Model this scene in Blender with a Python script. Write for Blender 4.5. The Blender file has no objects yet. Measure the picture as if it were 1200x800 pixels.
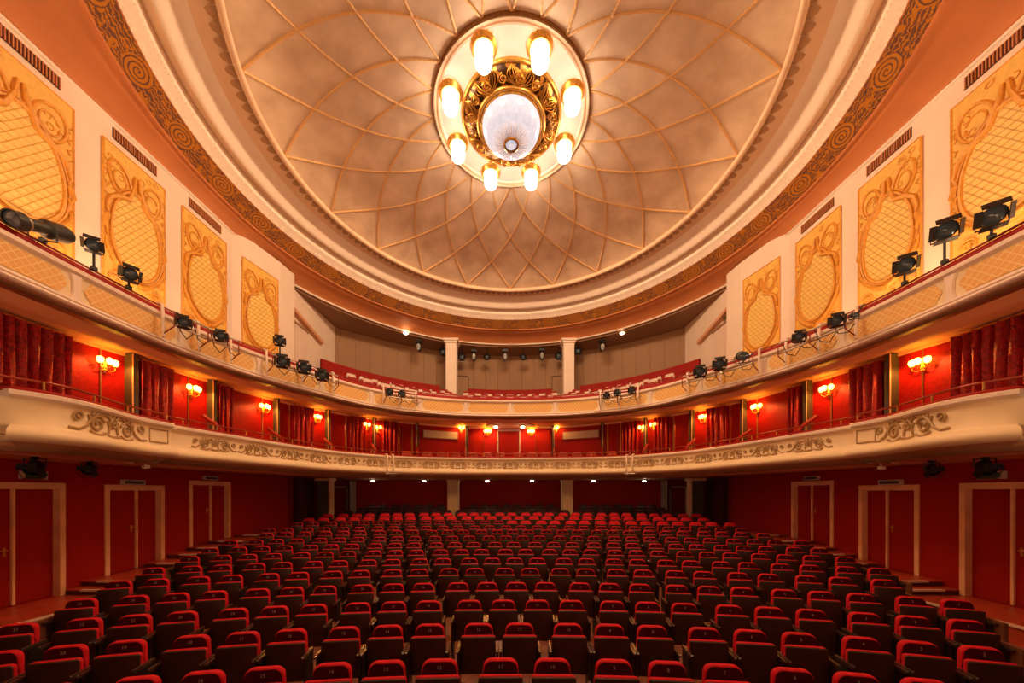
import bpy, bmesh, math, random
from mathutils import Vector, Matrix
random.seed(7)
PI = math.pi
R = math.radians
scene = bpy.context.scene
COL = scene.collection

# ------------------------------------------------------------------ camera, world, exposure
F, X0, YH, EYE, CX = 405.0, 596.0, 576.0, 2.57, -0.08
cd = bpy.data.cameras.new('camera')
cam = bpy.data.objects.new('camera', cd)
COL.objects.link(cam)
cam.location = (CX, 0, EYE)
cam.rotation_euler = (PI / 2, 0, 0)
cd.sensor_width = 36
cd.lens = F / 1200 * 36
cd.shift_x = (600 - X0) / 1200
cd.shift_y = (YH - 400) / 1200
cd.clip_start = 0.05
cd.clip_end = 200
scene.camera = cam

w = bpy.data.worlds.new('world')
scene.world = w
w.use_nodes = True
w.node_tree.nodes['Background'].inputs[0].default_value = (1.0, 0.62, 0.4, 1)
w.node_tree.nodes['Background'].inputs[1].default_value = 0.02

scene.view_settings.view_transform = 'Standard'
scene.view_settings.look = 'None'
scene.view_settings.gamma = 1
scene.view_settings.use_curve_mapping = False
scene.view_settings.exposure = 2.08
scene.cycles.use_denoising = True
scene.cycles.max_bounces = 6
scene.cycles.diffuse_bounces = 4
scene.cycles.glossy_bounces = 3
scene.cycles.sample_clamp_indirect = 6

LAMP_STRENGTH = 4.2          # glass shades of the chandelier
LAMP_COL = (1.0, 0.76, 0.54)
SCONCE_W = 14.0
HD = 10.0                      # height of the dome rim above the eye
ZC = 10.3                      # distance of the dome centre


def area_light(name, loc, target, sx, sy, watts, col):
    ld = bpy.data.lights.new(name, 'AREA')
    ld.shape = 'RECTANGLE'
    ld.size, ld.size_y = sx, sy
    ld.energy = watts
    ld.color = col
    o = bpy.data.objects.new(name, ld)
    COL.objects.link(o)
    o.location = loc
    o.rotation_euler = (Vector(target) - Vector(loc)).to_track_quat('-Z', 'Y').to_euler()
    return o


# added unseen fill light aimed up at the dome, then the stage grid lamp
area_light('stage_fill_light', (0, -1.7, 3.2), (0, 2.6, 14.0), 15, 3, 175, (1.0, 0.59, 0.32))
area_light('stage_grid_light', (0, -.6, EYE + 8.2), (0, 7.5, 0), 13, 1.6, 85, (1.0, 0.50, 0.22))
for s_ in (-1, 1):
    wl = area_light('wall_fill_strip', (s_ * 8.50, 8.3, EYE + 3.32), (s_ * 9.2, 8.3, EYE + 6.6), 8.5, .2, 46, (1.0, 0.66, 0.36))  # unseen fill added behind the upper parapets to brighten the walls
    dz = Vector((-s_ * .75, 0, -1.35)).normalized()
    dx = Vector((0, 1, 0))
    dy = dz.cross(dx)
    wl.rotation_euler = Matrix((dx, dy, dz)).transposed().to_euler()


def at(px, py, d):
    """Point that the photograph shows at pixel (px, py), at distance d from the lens."""
    return Vector((CX + (px - X0) / F * d, d, EYE + (YH - py) / F * d))


# ------------------------------------------------------------------ materials
MATS = {}


def mat(name, col, rough=0.6, metal=0.0, noise=0.0, nscale=6.0, bump=0.0, bscale=40.0, emit=None, estr=0.0, spec=0.5, sheen=0.0, col2=None):
    m = bpy.data.materials.new(name)
    m.use_nodes = True
    nt = m.node_tree
    b = nt.nodes['Principled BSDF']
    b.inputs['Roughness'].default_value = rough
    b.inputs['Metallic'].default_value = metal
    b.inputs['Specular IOR Level'].default_value = spec
    if sheen:
        b.inputs['Sheen Weight'].default_value = sheen
        b.inputs['Sheen Roughness'].default_value = 0.4
        b.inputs['Sheen Tint'].default_value = (*col, 1)
    c = (*col, 1)
    tc = nt.nodes.new('ShaderNodeTexCoord')
    n = nt.nodes.new('ShaderNodeTexNoise')
    n.inputs['Scale'].default_value = nscale
    n.inputs['Detail'].default_value = 5
    nt.links.new(tc.outputs['Object'], n.inputs['Vector'])
    mx = nt.nodes.new('ShaderNodeMix')
    mx.data_type = 'RGBA'
    mx.inputs['A'].default_value = c
    d = col2 if col2 else tuple(x * (1 - noise) for x in col)
    mx.inputs['B'].default_value = (*d, 1)
    rp = nt.nodes.new('ShaderNodeMapRange')
    rp.inputs['From Min'].default_value = 0.35
    rp.inputs['From Max'].default_value = 0.68
    nt.links.new(n.outputs['Fac'], rp.inputs['Value'])
    nt.links.new(rp.outputs['Result'], mx.inputs['Factor'])
    nt.links.new(mx.outputs['Result'], b.inputs['Base Color'])
    if bump:
        n2 = nt.nodes.new('ShaderNodeTexNoise')
        n2.inputs['Scale'].default_value = bscale
        n2.inputs['Detail'].default_value = 4
        nt.links.new(tc.outputs['Object'], n2.inputs['Vector'])
        bp = nt.nodes.new('ShaderNodeBump')
        bp.inputs['Strength'].default_value = bump
        bp.inputs['Distance'].default_value = 0.02
        nt.links.new(n2.outputs['Fac'], bp.inputs['Height'])
        nt.links.new(bp.outputs['Normal'], b.inputs['Normal'])
    if emit:
        b.inputs['Emission Color'].default_value = (*emit, 1)
        b.inputs['Emission Strength'].default_value = estr
    MATS[name] = m
    return m


mat('dome_plaster', (0.84, 0.67, 0.50), 0.75, noise=0.16, nscale=1.3, bump=0.2, bscale=4, col2=(0.62, 0.46, 0.32))
mat('ceiling_plaster', (0.78, 0.56, 0.38), 0.7, noise=0.06, nscale=2)
mat('cove_red', (0.62, 0.23, 0.08), 0.6, noise=0.12, nscale=1.2)
mat('white_plaster', (0.96, 0.85, 0.73), 0.6, noise=0.05, nscale=3)
mat('cream_wall', (0.93, 0.80, 0.66), 0.7, noise=0.05, nscale=2)
mat('disc_white', (0.80, 0.72, 0.66), 0.5, noise=0.05, nscale=3)
mat('leaf_shade', (0.42, 0.24, 0.12), 0.6, noise=0.2)
mat('rib_gold', (0.88, 0.56, 0.25), 0.45, 0.1, noise=0.2, nscale=60)
mat('gold_leaf', (0.95, 0.50, 0.10), 0.32, 0.75, noise=0.45, nscale=18, bump=0.2)
mat('gold_scroll', (0.62, 0.27, 0.035), 0.35, 0.8, noise=0.4, nscale=18)
mat('gold_dark', (0.30, 0.13, 0.03), 0.4, 0.5, noise=0.4, nscale=12)
mat('panel_gold', (0.95, 0.60, 0.12), 0.6, noise=0.14, nscale=9, bump=0.4, bscale=22)
mat('panel_relief', (0.86, 0.41, 0.06), 0.5, noise=0.2, nscale=14)
mat('panel_mesh', (0.97, 0.70, 0.20), 0.6, noise=0.06, nscale=5)
mat('lattice_line', (0.74, 0.42, 0.09), 0.6, noise=0.1)
mat('vent_dark', (0.10, 0.035, 0.015), 0.7, noise=0.3)
mat('fascia_cream', (0.94, 0.76, 0.48), 0.55, noise=0.06, nscale=4, bump=0.06)
mat('relief_shade_brown', (0.50, 0.31, 0.13), 0.5, noise=0.2, nscale=30)  # cream carving browned: its shadow lines are put into the colour
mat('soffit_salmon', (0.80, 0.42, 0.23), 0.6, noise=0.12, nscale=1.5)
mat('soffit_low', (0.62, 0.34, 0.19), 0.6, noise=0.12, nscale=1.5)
mat('wall_red', (0.40, 0.012, 0.005), 0.7, spec=.12, noise=0.45, nscale=38, bump=0.35, bscale=55, col2=(0.30, 0.009, 0.004))
mat('door_red', (0.38, 0.012, 0.005), 0.7, spec=.12, noise=0.4, nscale=45, bump=0.35, bscale=60, col2=(0.30, 0.010, 0.005))
mat('circle_red', (0.44, 0.008, 0.003), 0.5, spec=.2, noise=0.35, nscale=20, bump=0.2, bscale=60)
mat('frame_wood', (0.97, 0.54, 0.28), 0.45, noise=0.2, nscale=3)
mat('rail_red', (0.36, 0.012, 0.008), 0.6, noise=0.2, nscale=8, spec=.2)
mat('hand_rail', (0.36, 0.05, 0.02), 0.3, 0.3, noise=0.2)
mat('brass', (0.90, 0.50, 0.14), 0.3, 0.9, noise=0.2)
mat('curtain_velvet', (0.50, 0.006, 0.006), 0.36, noise=0.6, nscale=16, bump=0.9, bscale=38, sheen=0.3)
mat('velvet', (0.64, 0.010, 0.022), 0.75, noise=0.25, nscale=14, bump=0.12, bscale=120, sheen=0.25, spec=.2)
mat('seat_dark', (0.055, 0.006, 0.010), 0.7, noise=0.3, spec=.2)
mat('seat_back_shade', (0.075, 0.0015, 0.004), 0.8, noise=0.25, nscale=14, bump=0.12, bscale=120, spec=.15)
mat('seat_pan', (0.045, 0.014, 0.007), 0.5, noise=0.35, nscale=7)
mat('seat_end', (0.20, 0.065, 0.025), 0.5, noise=0.3, nscale=6)
mat('arm_wood', (0.075, 0.04, 0.03), 0.22, noise=0.3, nscale=6, spec=0.8)
mat('standard_black', (0.02, 0.012, 0.01), 0.5, noise=0.3)
mat('digit_pale', (0.42, 0.36, 0.33), 0.5, noise=0.05)
mat('floor_carpet', (0.30, 0.10, 0.045), 0.5, noise=0.4, nscale=5, bump=0.2)
mat('aisle_floor', (0.50, 0.060, 0.022), 0.35, noise=0.3, nscale=3)
mat('nosing', (0.80, 0.55, 0.38), 0.4, noise=0.1)
mat('step_dark', (0.14, 0.03, 0.02), 0.6, noise=0.2)
mat('dark_olive', (0.085, 0.062, 0.036), 0.6, noise=0.3, nscale=3)
mat('lamp_black', (0.018, 0.018, 0.018), 0.45, 0.2, noise=0.3)
mat('lamp_grey', (0.06, 0.065, 0.06), 0.4, 0.4, noise=0.3)
mat('lens_glass', (0.10, 0.14, 0.18), 0.05, noise=0.1, spec=1.0)
mat('lens_pale', (0.42, 0.44, 0.44), 0.1, noise=0.2)
mat('chair_red', (0.66, 0.085, 0.04), 0.5, noise=0.2)
mat('lens_dark', (0.015, 0.022, 0.018), 0.15, noise=0.2)
mat('steel', (0.60, 0.52, 0.44), 0.35, 0.8, noise=0.2)
mat('white_rim', (0.90, 0.74, 0.62), 0.45, noise=0.05)
mat('grey_panel', (0.62, 0.54, 0.44), 0.6, noise=0.1)
mat('sign_light', (0.60, 0.46, 0.36), 0.5, noise=0.1)
mat('sign_dark', (0.03, 0.03, 0.022), 0.4, noise=0.2)
mat('sign_green', (0.035, 0.10, 0.03), 0.4, noise=0.5, nscale=30)
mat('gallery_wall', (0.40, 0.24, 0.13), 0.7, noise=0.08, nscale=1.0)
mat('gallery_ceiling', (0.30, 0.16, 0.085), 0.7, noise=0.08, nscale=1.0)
mat('gallery_shell', (0.78, 0.62, 0.52), 0.5, noise=0.08)
mat('stage_dark', (0.03, 0.02, 0.018), 0.8, noise=0.2)
mat('lamp_glass', (0.95, 0.95, 0.95), 0.3, emit=LAMP_COL, estr=LAMP_STRENGTH)
mat('bowl_glass', (0.34, 0.35, 0.40), 0.15, noise=0.25, nscale=9, emit=(0.85, 0.87, 1.0), estr=0.14)
mat('bowl_crystal', (0.75, 0.55, 0.35), 0.1, noise=0.5, nscale=40, spec=1.0)
mat('sconce_bulb', (1, 0.8, 0.4), 0.3, emit=(1.0, 0.50, 0.045), estr=4)
mat('gallery_bulb', (1, 0.9, 0.8), 0.3, emit=(1.0, 0.75, 0.5), estr=3)
mat('under_bulb', (1, 0.9, 0.8), 0.3, emit=(1.0, 0.80, 0.58), estr=9)


def nodemat(name):
    m = bpy.data.materials.new(name)
    m.use_nodes = True
    MATS[name] = m
    nt = m.node_tree
    return nt, nt.nodes['Principled BSDF']


class NB:
    """Tiny helper for math node chains."""
    def __init__(s, nt):
        s.nt = nt

    def m(s, op, a, b=None, c=None):
        n = s.nt.nodes.new('ShaderNodeMath')
        n.operation = op
        for i, x in enumerate((a, b, c)):
            if x is None:
                continue
            if isinstance(x, (int, float)):
                n.inputs[i].default_value = x
            else:
                s.nt.links.new(x, n.inputs[i])
        return n.outputs[0]

    def mix(s, f, a, b):
        n = s.nt.nodes.new('ShaderNodeMix')
        n.data_type = 'RGBA'
        for k, x in (('Factor', f), ('A', a), ('B', b)):
            if isinstance(x, (int, float)):
                n.inputs[k].default_value = x
            elif isinstance(x, tuple):
                n.inputs[k].default_value = (*x, 1)
            else:
                s.nt.links.new(x, n.inputs[k])
        return n.outputs['Result']


def ornament_material():
    nt, b = nodemat('ornament_band')
    q = NB(nt)
    uv = nt.nodes.new('ShaderNodeUVMap')
    sp = nt.nodes.new('ShaderNodeSeparateXYZ')
    nt.links.new(uv.outputs[0], sp.inputs[0])
    u, v = sp.outputs[0], sp.outputs[1]
    cb = nt.nodes.new('ShaderNodeCombineXYZ')
    nt.links.new(q.m('MULTIPLY', u, 2.6), cb.inputs[0])
    nt.links.new(v, cb.inputs[1])
    ns = nt.nodes.new('ShaderNodeTexNoise')
    ns.inputs['Scale'].default_value = 9
    ns.inputs['Detail'].default_value = 3
    nt.links.new(cb.outputs[0], ns.inputs['Vector'])
    wob = q.m('MULTIPLY', q.m('SUBTRACT', ns.outputs['Fac'], 0.5), 0.5)
    # rosettes: one per unit of u
    fu = q.m('SUBTRACT', q.m('FRACT', u), 0.5)
    du = q.m('MULTIPLY', fu, 1.8)
    dv = q.m('SUBTRACT', v, 0.5)
    d = q.m('SQRT', q.m('ADD', q.m('MULTIPLY', du, du), q.m('MULTIPLY', dv, dv)))
    an = q.m('ARCTAN2', dv, du)
    spiral = q.m('SINE', q.m('ADD', q.m('ADD', q.m('MULTIPLY', d, 46), an), q.m('MULTIPLY', wob, 6)))
    ring = q.m('GREATER_THAN', spiral, 0.45)
    inros = q.m('LESS_THAN', d, 0.45)
    # arabesque foliage between
    v2 = q.m('ADD', q.m('MULTIPLY', q.m('SINE', q.m('MULTIPLY', u, 2 * PI)), 0.28), v)
    wv = nt.nodes.new('ShaderNodeTexWave')
    wv.wave_type = 'RINGS'
    wv.inputs['Scale'].default_value = 2.3
    wv.inputs['Distortion'].default_value = 9
    wv.inputs['Detail'].default_value = 3
    wv.inputs['Detail Scale'].default_value = 2.2
    nt.links.new(cb.outputs[0], wv.inputs['Vector'])
    wave_hi = q.m('GREATER_THAN', wv.outputs['Fac'], 0.34)
    nz = nt.nodes.new('ShaderNodeTexNoise')
    nz.inputs['Scale'].default_value = 2.6
    nz.inputs['Detail'].default_value = 2
    nt.links.new(cb.outputs[0], nz.inputs['Vector'])
    fol = q.m('MULTIPLY', wave_hi, q.m('GREATER_THAN', nz.outputs['Fac'], 0.40))
    dark = q.m('ADD', q.m('MULTIPLY', ring, inros), q.m('MULTIPLY', fol, q.m('SUBTRACT', 1, inros)))
    col = q.mix(dark, (0.52, 0.20, 0.015), (0.15, 0.065, 0.045))
    edge = q.m('GREATER_THAN', q.m('ABSOLUTE', dv), 0.455)
    col = q.mix(edge, col, (0.50, 0.17, 0.05))
    nt.links.new(col, b.inputs['Base Color'])
    b.inputs['Roughness'].default_value = 0.55
    bp = nt.nodes.new('ShaderNodeBump')
    bp.inputs['Strength'].default_value = 0.5
    bp.inputs['Distance'].default_value = 0.03
    nt.links.new(dark, bp.inputs['Height'])
    nt.links.new(bp.outputs['Normal'], b.inputs['Normal'])


ornament_material()


def lattice_material(name, base, line, su, sv, wd, diag=True):
    nt, b = nodemat(name)
    q = NB(nt)
    uv = nt.nodes.new('ShaderNodeUVMap')
    sp = nt.nodes.new('ShaderNodeSeparateXYZ')
    nt.links.new(uv.outputs[0], sp.inputs[0])
    u, v = q.m('MULTIPLY', sp.outputs[0], su), q.m('MULTIPLY', sp.outputs[1], sv)
    a, c = (q.m('ADD', u, v), q.m('SUBTRACT', u, v)) if diag else (u, v)
    la = q.m('LESS_THAN', q.m('FRACT', a), wd)
    lc = q.m('LESS_THAN', q.m('FRACT', c), wd)
    f = q.m('MAXIMUM', la, lc)
    nt.links.new(q.mix(f, base, line), b.inputs['Base Color'])
    b.inputs['Roughness'].default_value = 0.6
    bp = nt.nodes.new('ShaderNodeBump')
    bp.inputs['Strength'].default_value = 0.6
    bp.inputs['Distance'].default_value = 0.01
    nt.links.new(f, bp.inputs['Height'])
    nt.links.new(bp.outputs['Normal'], b.inputs['Normal'])


lattice_material('fascia_lattice', (0.84, 0.46, 0.13), (0.95, 0.68, 0.30), 7, 7, 0.16)


def filigree_material():
    nt, b = nodemat('filigree_ground')
    q = NB(nt)
    tc = nt.nodes.new('ShaderNodeTexCoord')
    wv = nt.nodes.new('ShaderNodeTexWave')
    wv.wave_type = 'RINGS'
    wv.inputs['Scale'].default_value = 3.2
    wv.inputs['Distortion'].default_value = 7
    wv.inputs['Detail'].default_value = 1
    nt.links.new(tc.outputs['Object'], wv.inputs['Vector'])
    f = q.m('GREATER_THAN', wv.outputs['Fac'], 0.62)
    nt.links.new(q.mix(f, (0.05, 0.016, 0.003), (0.45, 0.20, 0.03)), b.inputs['Base Color'])
    b.inputs['Roughness'].default_value = 0.35
    b.inputs['Metallic'].default_value = 0.5


filigree_material()


# ------------------------------------------------------------------ mesh helpers
class MB:
    def __init__(s):
        s.v, s.f, s.uv = [], [], {}

    def add(s, vs, fs, uvs=None):
        b = len(s.v)
        s.v += [tuple(p) for p in vs]
        s.f += [tuple(b + i for i in f) for f in fs]
        if uvs:
            for i, t in enumerate(uvs):
                s.uv[b + i] = t
        return s

    def box(s, c, d, rz=0.0, rx=0.0):
        x, y, z = d[0] / 2, d[1] / 2, d[2] / 2
        vs = [Vector(p) for p in ((-x, -y, -z), (x, -y, -z), (x, y, -z), (-x, y, -z), (-x, -y, z), (x, -y, z), (x, y, z), (-x, y, z))]
        m = Matrix.Rotation(rz, 3, 'Z') @ Matrix.Rotation(rx, 3, 'X')
        c = Vector(c)
        return s.add([m @ p + c for p in vs], [(0, 3, 2, 1), (4, 5, 6, 7), (0, 1, 5, 4), (1, 2, 6, 5), (2, 3, 7, 6), (3, 0, 4, 7)])

    def box2(s, a, b):
        return s.box([(a[i] + b[i]) / 2 for i in range(3)], [abs(a[i] - b[i]) for i in range(3)])

    def grid(s, rows, close_u=False, close_v=False, uvs=None):
        n, k = len(rows), len(rows[0])
        vs = [p for r in rows for p in r]
        fs = []
        for i in range(n if close_u else n - 1):
            for j in range(k if close_v else k - 1):
                a, b = i, (i + 1) % n
                c, d = j, (j + 1) % k
                fs.append((a * k + c, b * k + c, b * k + d, a * k + d))
        return s.add(vs, fs, [t for r in uvs for t in r] if uvs else None)

    def tube(s, pts, r, n=6, closed=False, caps=True):
        pts = [Vector(p) for p in pts]
        rows = []
        up = None
        k = len(pts)
        for i, p in enumerate(pts):
            if closed:
                t = pts[(i + 1) % k] - pts[i - 1]
            else:
                t = pts[min(i + 1, k - 1)] - pts[max(i - 1, 0)]
            t = t.normalized() if t.length > 1e-9 else Vector((0, 0, 1))
            if up is None:
                up = Vector((0, 0, 1)) if abs(t.z) < 0.9 else Vector((1, 0, 0))
            a = t.cross(up)
            if a.length < 1e-6:
                a = t.cross(Vector((0.3, 1, 0.2)))
            a.normalize()
            b = a.cross(t).normalized()
            up = b
            rr = r[i] if isinstance(r, (list, tuple)) else r
            rows.append([p + (a * math.cos(q) + b * math.sin(q)) * rr for q in [2 * PI * j / n for j in range(n)]])
        base = len(s.v)
        s.grid(rows, close_u=closed, close_v=True)
        if caps and not closed:
            s.f.append(tuple(base + j for j in range(n))[::-1])
            s.f.append(tuple(base + (k - 1) * n + j for j in range(n)))
        return s

    def lathe(s, prof, n=24, c=(0, 0, 0), axis='Z', a0=0.0, a1=2 * PI, cap=False):
        full = abs(a1 - a0 - 2 * PI) < 1e-6
        k = n if full else n + 1
        c = Vector(c)
        rows = []
        for i in range(k):
            t = a0 + (a1 - a0) * i / n
            row = []
            for r, z in prof:
                p = Vector((r * math.cos(t), r * math.sin(t), z))
                if axis == 'Y':
                    p = Vector((p.x, p.z, p.y))
                elif axis == 'X':
                    p = Vector((p.z, p.x, p.y))
                row.append(c + p)
            rows.append(row)
        return s.grid(rows, close_u=full)

    def pad(s, outline, y0, y1, bev, ofs=None, ns=2):
        """A cushion: outline (x, z) extruded from y0 to y1 with rounded edges; ofs(x, z) shifts y."""
        cx = sum(p[0] for p in outline) / len(outline)
        cz = sum(p[1] for p in outline) / len(outline)
        w_ = max(p[0] for p in outline) - cx
        h_ = max(p[1] for p in outline) - cz
        # rings: inset at the faces, full in the middle
        prof = []
        for k in range(ns + 1):
            a = PI / 2 * k / ns
            prof.append((bev * (1 - math.sin(a)), y0 + bev * (1 - math.cos(a))))
        for k in range(ns, -1, -1):
            a = PI / 2 * k / ns
            prof.append((bev * (1 - math.sin(a)), y1 - bev * (1 - math.cos(a))))
        rings = []
        for ins, y in prof:
            ring = []
            for (x, z) in outline:
                sx = (w_ - ins) / w_
                sz = (h_ - ins) / h_
                X, Z = cx + (x - cx) * sx, cz + (z - cz) * sz
                ring.append((X, y + (ofs(X, Z) if ofs else 0), Z))
            rings.append(ring)
        b = len(s.v)
        n = len(outline)
        s.grid(rings, close_v=True)
        s.f.append(tuple(b + j for j in range(n)))
        s.f.append(tuple(b + (len(rings) - 1) * n + j for j in range(n))[::-1])
        return s

    def mesh(s, name, smooth=0):
        me = bpy.data.meshes.new(name)
        me.from_pydata(s.v, [], s.f)
        if s.uv:
            ul = me.uv_layers.new(name='UVMap')
            for lp in me.loops:
                ul.data[lp.index].uv = s.uv.get(lp.vertex_index, (0, 0))
        if smooth:
            me.polygons.foreach_set('use_smooth', [True] * len(me.polygons))
            me.set_sharp_from_angle(angle=R(smooth))
        me.update()
        return me

    def build(s, name, m, parent=None, smooth=0):
        me = s.mesh(name, smooth)
        me.materials.append(MATS[m])
        return link(name, me, parent)


def link(name, data, parent=None):
    o = bpy.data.objects.new(name, data)
    COL.objects.link(o)
    if parent is not None:
        o.parent = parent
        o.matrix_parent_inverse = MINV.get(parent.name, Matrix.Identity(4))
    return o


MINV = {}      # world-built parts of a thing: inverse of the thing's placement


def tag(o, label=None, cat=None, group=None, kind=None):
    if label:
        o['label'] = label
    if cat:
        o['category'] = cat
    if group:
        o['group'] = group
    if kind:
        o['kind'] = kind
    return o


def thing(name, loc, label, cat, group=None, rz=0.0, world=False, kind=None):
    """Empty at a thing's base. world=True: its parts are given in world coordinates."""
    o = bpy.data.objects.new(name, None)
    COL.objects.link(o)
    o.empty_display_size = 0.2
    o.location = loc
    o.rotation_euler = (0, 0, rz)
    tag(o, label, cat, group, kind)
    if world:
        MINV[o.name] = Matrix.Translation(-Vector(loc)) if not rz else (Matrix.Translation(loc) @ Matrix.Rotation(rz, 4, 'Z')).inverted()
    return o


def struct(name, mb, m, parent=None, smooth=0):
    o = mb.build(name, m, parent, smooth)
    if parent is None:
        o['kind'] = 'structure'
    return o


def dup(root, loc=None, rz=None, label=None):
    c = root.copy()
    COL.objects.link(c)
    if loc is not None:
        c.location = loc
    if rz is not None:
        c.rotation_euler = (root.rotation_euler[0], root.rotation_euler[1], rz)
    if label:
        c['label'] = label
    for ch in root.children:
        d = ch.copy()
        COL.objects.link(d)
        d.parent = c
        for g in ch.children:
            e = g.copy()
            COL.objects.link(e)
            e.parent = d
    return c


def spline(pts, n=12):
    """Catmull-Rom through 2-D points."""
    P = [Vector((p[0], p[1])) for p in pts]
    out = []
    for i in range(len(P) - 1):
        a, b, c, d = P[max(i - 1, 0)], P[i], P[i + 1], P[min(i + 2, len(P) - 1)]
        for k in range(n):
            t = k / n
            out.append(0.5 * ((2 * b) + (c - a) * t + (2 * a - 5 * b + 4 * c - d) * t * t + (3 * b - a - 3 * c + d) * t ** 3))
    out.append(P[-1])
    return out


class Path:
    def __init__(s, pts):
        s.p = [Vector((p[0], p[1])) for p in pts]
        s.c = [0.0]
        for a, b in zip(s.p, s.p[1:]):
            s.c.append(s.c[-1] + (b - a).length)
        s.len = s.c[-1]

    def at(s, d):
        d = min(max(d, 0), s.len)
        i = 0
        lo, hi = 0, len(s.c) - 1
        while hi - lo > 1:
            mid = (lo + hi) // 2
            if s.c[mid] <= d:
                lo = mid
            else:
                hi = mid
        i = lo
        seg = s.c[i + 1] - s.c[i]
        t = (d - s.c[i]) / seg if seg > 1e-9 else 0
        p = s.p[i].lerp(s.p[i + 1], t)
        # smooth tangent over a short stretch
        a = s._pos(d - 0.08)
        b = s._pos(d + 0.08)
        tg = (b - a).normalized()
        n = Vector((-tg.y, tg.x))
        if n.dot(Vector((0, 9.0)) - p) < 0:
            n = -n
        return p, tg, n

    def _pos(s, d):
        d = min(max(d, 0), s.len)
        lo, hi = 0, len(s.c) - 1
        while hi - lo > 1:
            mid = (lo + hi) // 2
            if s.c[mid] <= d:
                lo = mid
            else:
                hi = mid
        seg = s.c[lo + 1] - s.c[lo]
        t = (d - s.c[lo]) / seg if seg > 1e-9 else 0
        return s.p[lo].lerp(s.p[lo + 1], t)

    def hit(s, px):
        """Arc length where the line of sight through pixel column px meets the path."""
        k = (px - X0) / F
        best = None
        for i, (a, b) in enumerate(zip(s.p, s.p[1:])):
            fa, fb = a.x - CX - k * a.y, b.x - CX - k * b.y
            if fa == fb or fa * fb > 0 or (a.y <= 0 and b.y <= 0):
                continue
            t = fa / (fa - fb)
            best = s.c[i] + t * (b - a).length
            break
        return best

    def pt(s, d, off, h):
        p, t, n = s.at(d)
        q = p + n * off
        return Vector((q.x, q.y, EYE + h))


def sweep(mb, path, prof, s0=0, s1=None, step=0.25, closed=False, uvlen=None, caps=False):
    s1 = path.len if s1 is None else s1
    n = max(2, int((s1 - s0) / step) + 1)
    rows, uvs = [], []
    tot = 0
    vv = [0]
    for a, b in zip(prof, prof[1:]):
        tot += math.hypot(a[0] - b[0], a[1] - b[1])
        vv.append(tot)
    for i in range(n):
        d = s0 + (s1 - s0) * i / (n - 1)
        rows.append([path.pt(d, o, h) for o, h in prof])
        uvs.append([(d, t) for t in vv])
    b = len(mb.v)
    mb.grid(rows, close_v=closed, uvs=uvs)
    if caps:
        k = len(prof)
        mb.f.append(tuple(b + j for j in range(k)))
        mb.f.append(tuple(b + (n - 1) * k + j for j in range(k))[::-1])
    return mb


def mirror(pts):
    """Half plan (x > 0, from the side to the middle) to a full plan from left to right."""
    return [(-x, y) for x, y in pts] + [(x, y) for x, y in reversed(pts)][1:]


# ------------------------------------------------------------------ plans
low_half = spline([(7.72, 7.72), (7.50, 8.8), (7.30, 9.8), (7.05, 11.05), (6.72, 12.3), (6.15, 13.3), (5.35, 14.2), (4.3, 14.85), (3.0, 15.2), (1.5, 15.36), (0, 15.4)])
LOW = Path(mirror([tuple(p) for p in low_half]))
box_half = spline([(7.62, 4.98), (7.42, 5.06), (7.22, 5.35), (7.18, 5.75), (7.3, 6.2), (7.5, 6.8), (7.55, 7.3), (7.50, 7.66)])
BOXL = Path([(-9.0, 4.96)] + [(-p.x, p.y) for p in box_half] + [(-7.85, 7.70)])
BOXR = Path([(9.0, 4.96)] + [tuple(p) for p in box_half] + [(7.85, 7.70)])
up_half = spline([(7.70, 3.6), (7.72, 4.5), (7.74, 5.5), (7.76, 6.6), (7.72, 7.9), (7.45, 9.3), (6.98, 10.5), (6.45, 11.5), (5.68, 12.8), (4.9, 13.6), (3.9, 14.2), (2.1, 14.8), (0, 14.95)])
UP = Path(mirror([tuple(p) for p in up_half]))
wc_half = spline([(9.12, 3.4), (9.12, 5.0), (9.12, 6.2), (9.10, 7.1), (8.95, 8.0), (8.7, 9.9), (8.2, 11.9), (7.3, 13.6), (5.95, 15.1), (4.28, 16.2), (2.2, 17.0), (0, 17.1)])
WALLC = Path(mirror([tuple(p) for p in wc_half]))
LOW_RIM, UP_RIM = 1.50, 3.95
W = 9.31

# stalls floor height along the middle line (distance, height above the front floor)
RAKE = [(-3, -.02), (3.43, 0), (4.32, .015), (5.23, .03), (6.13, .065), (7.03, .12), (7.93, .155), (8.83, .21), (9.73, .26), (10.63, .325), (11.53, .41), (12.43, .46), (13.33, .57), (14.23, .67), (15.13, .76), (16.0, .85), (16.9, .95), (17.8, 1.05), (19.5, 1.18), (23, 1.2)]


def rake(y):
    for (a, za), (b, zb) in zip(RAKE, RAKE[1:]):
        if y <= b:
            t = max(0, (y - a) / (b - a))
            return za + (zb - za) * t
    return RAKE[-1][1]


def row_radius(yc):
    return 17 + 1.75 * max(0, (yc - 3.43) / 0.9)


def floor_z(x, y):
    yc = y
    for _ in range(3):
        yc = y + x * x / (2 * row_radius(yc))
    return rake(yc)


# ------------------------------------------------------------------ floor, aisles, stalls walls
mb = MB()
rows = []
for j in range(60):
    y = -2 + 22.5 * j / 59
    rows.append([(x, y, floor_z(x, y)) for x in [-11.5 + 23 * i / 46 for i in range(47)]])
mb.grid(rows)
struct('floor', mb, 'floor_carpet', smooth=40)

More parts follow.
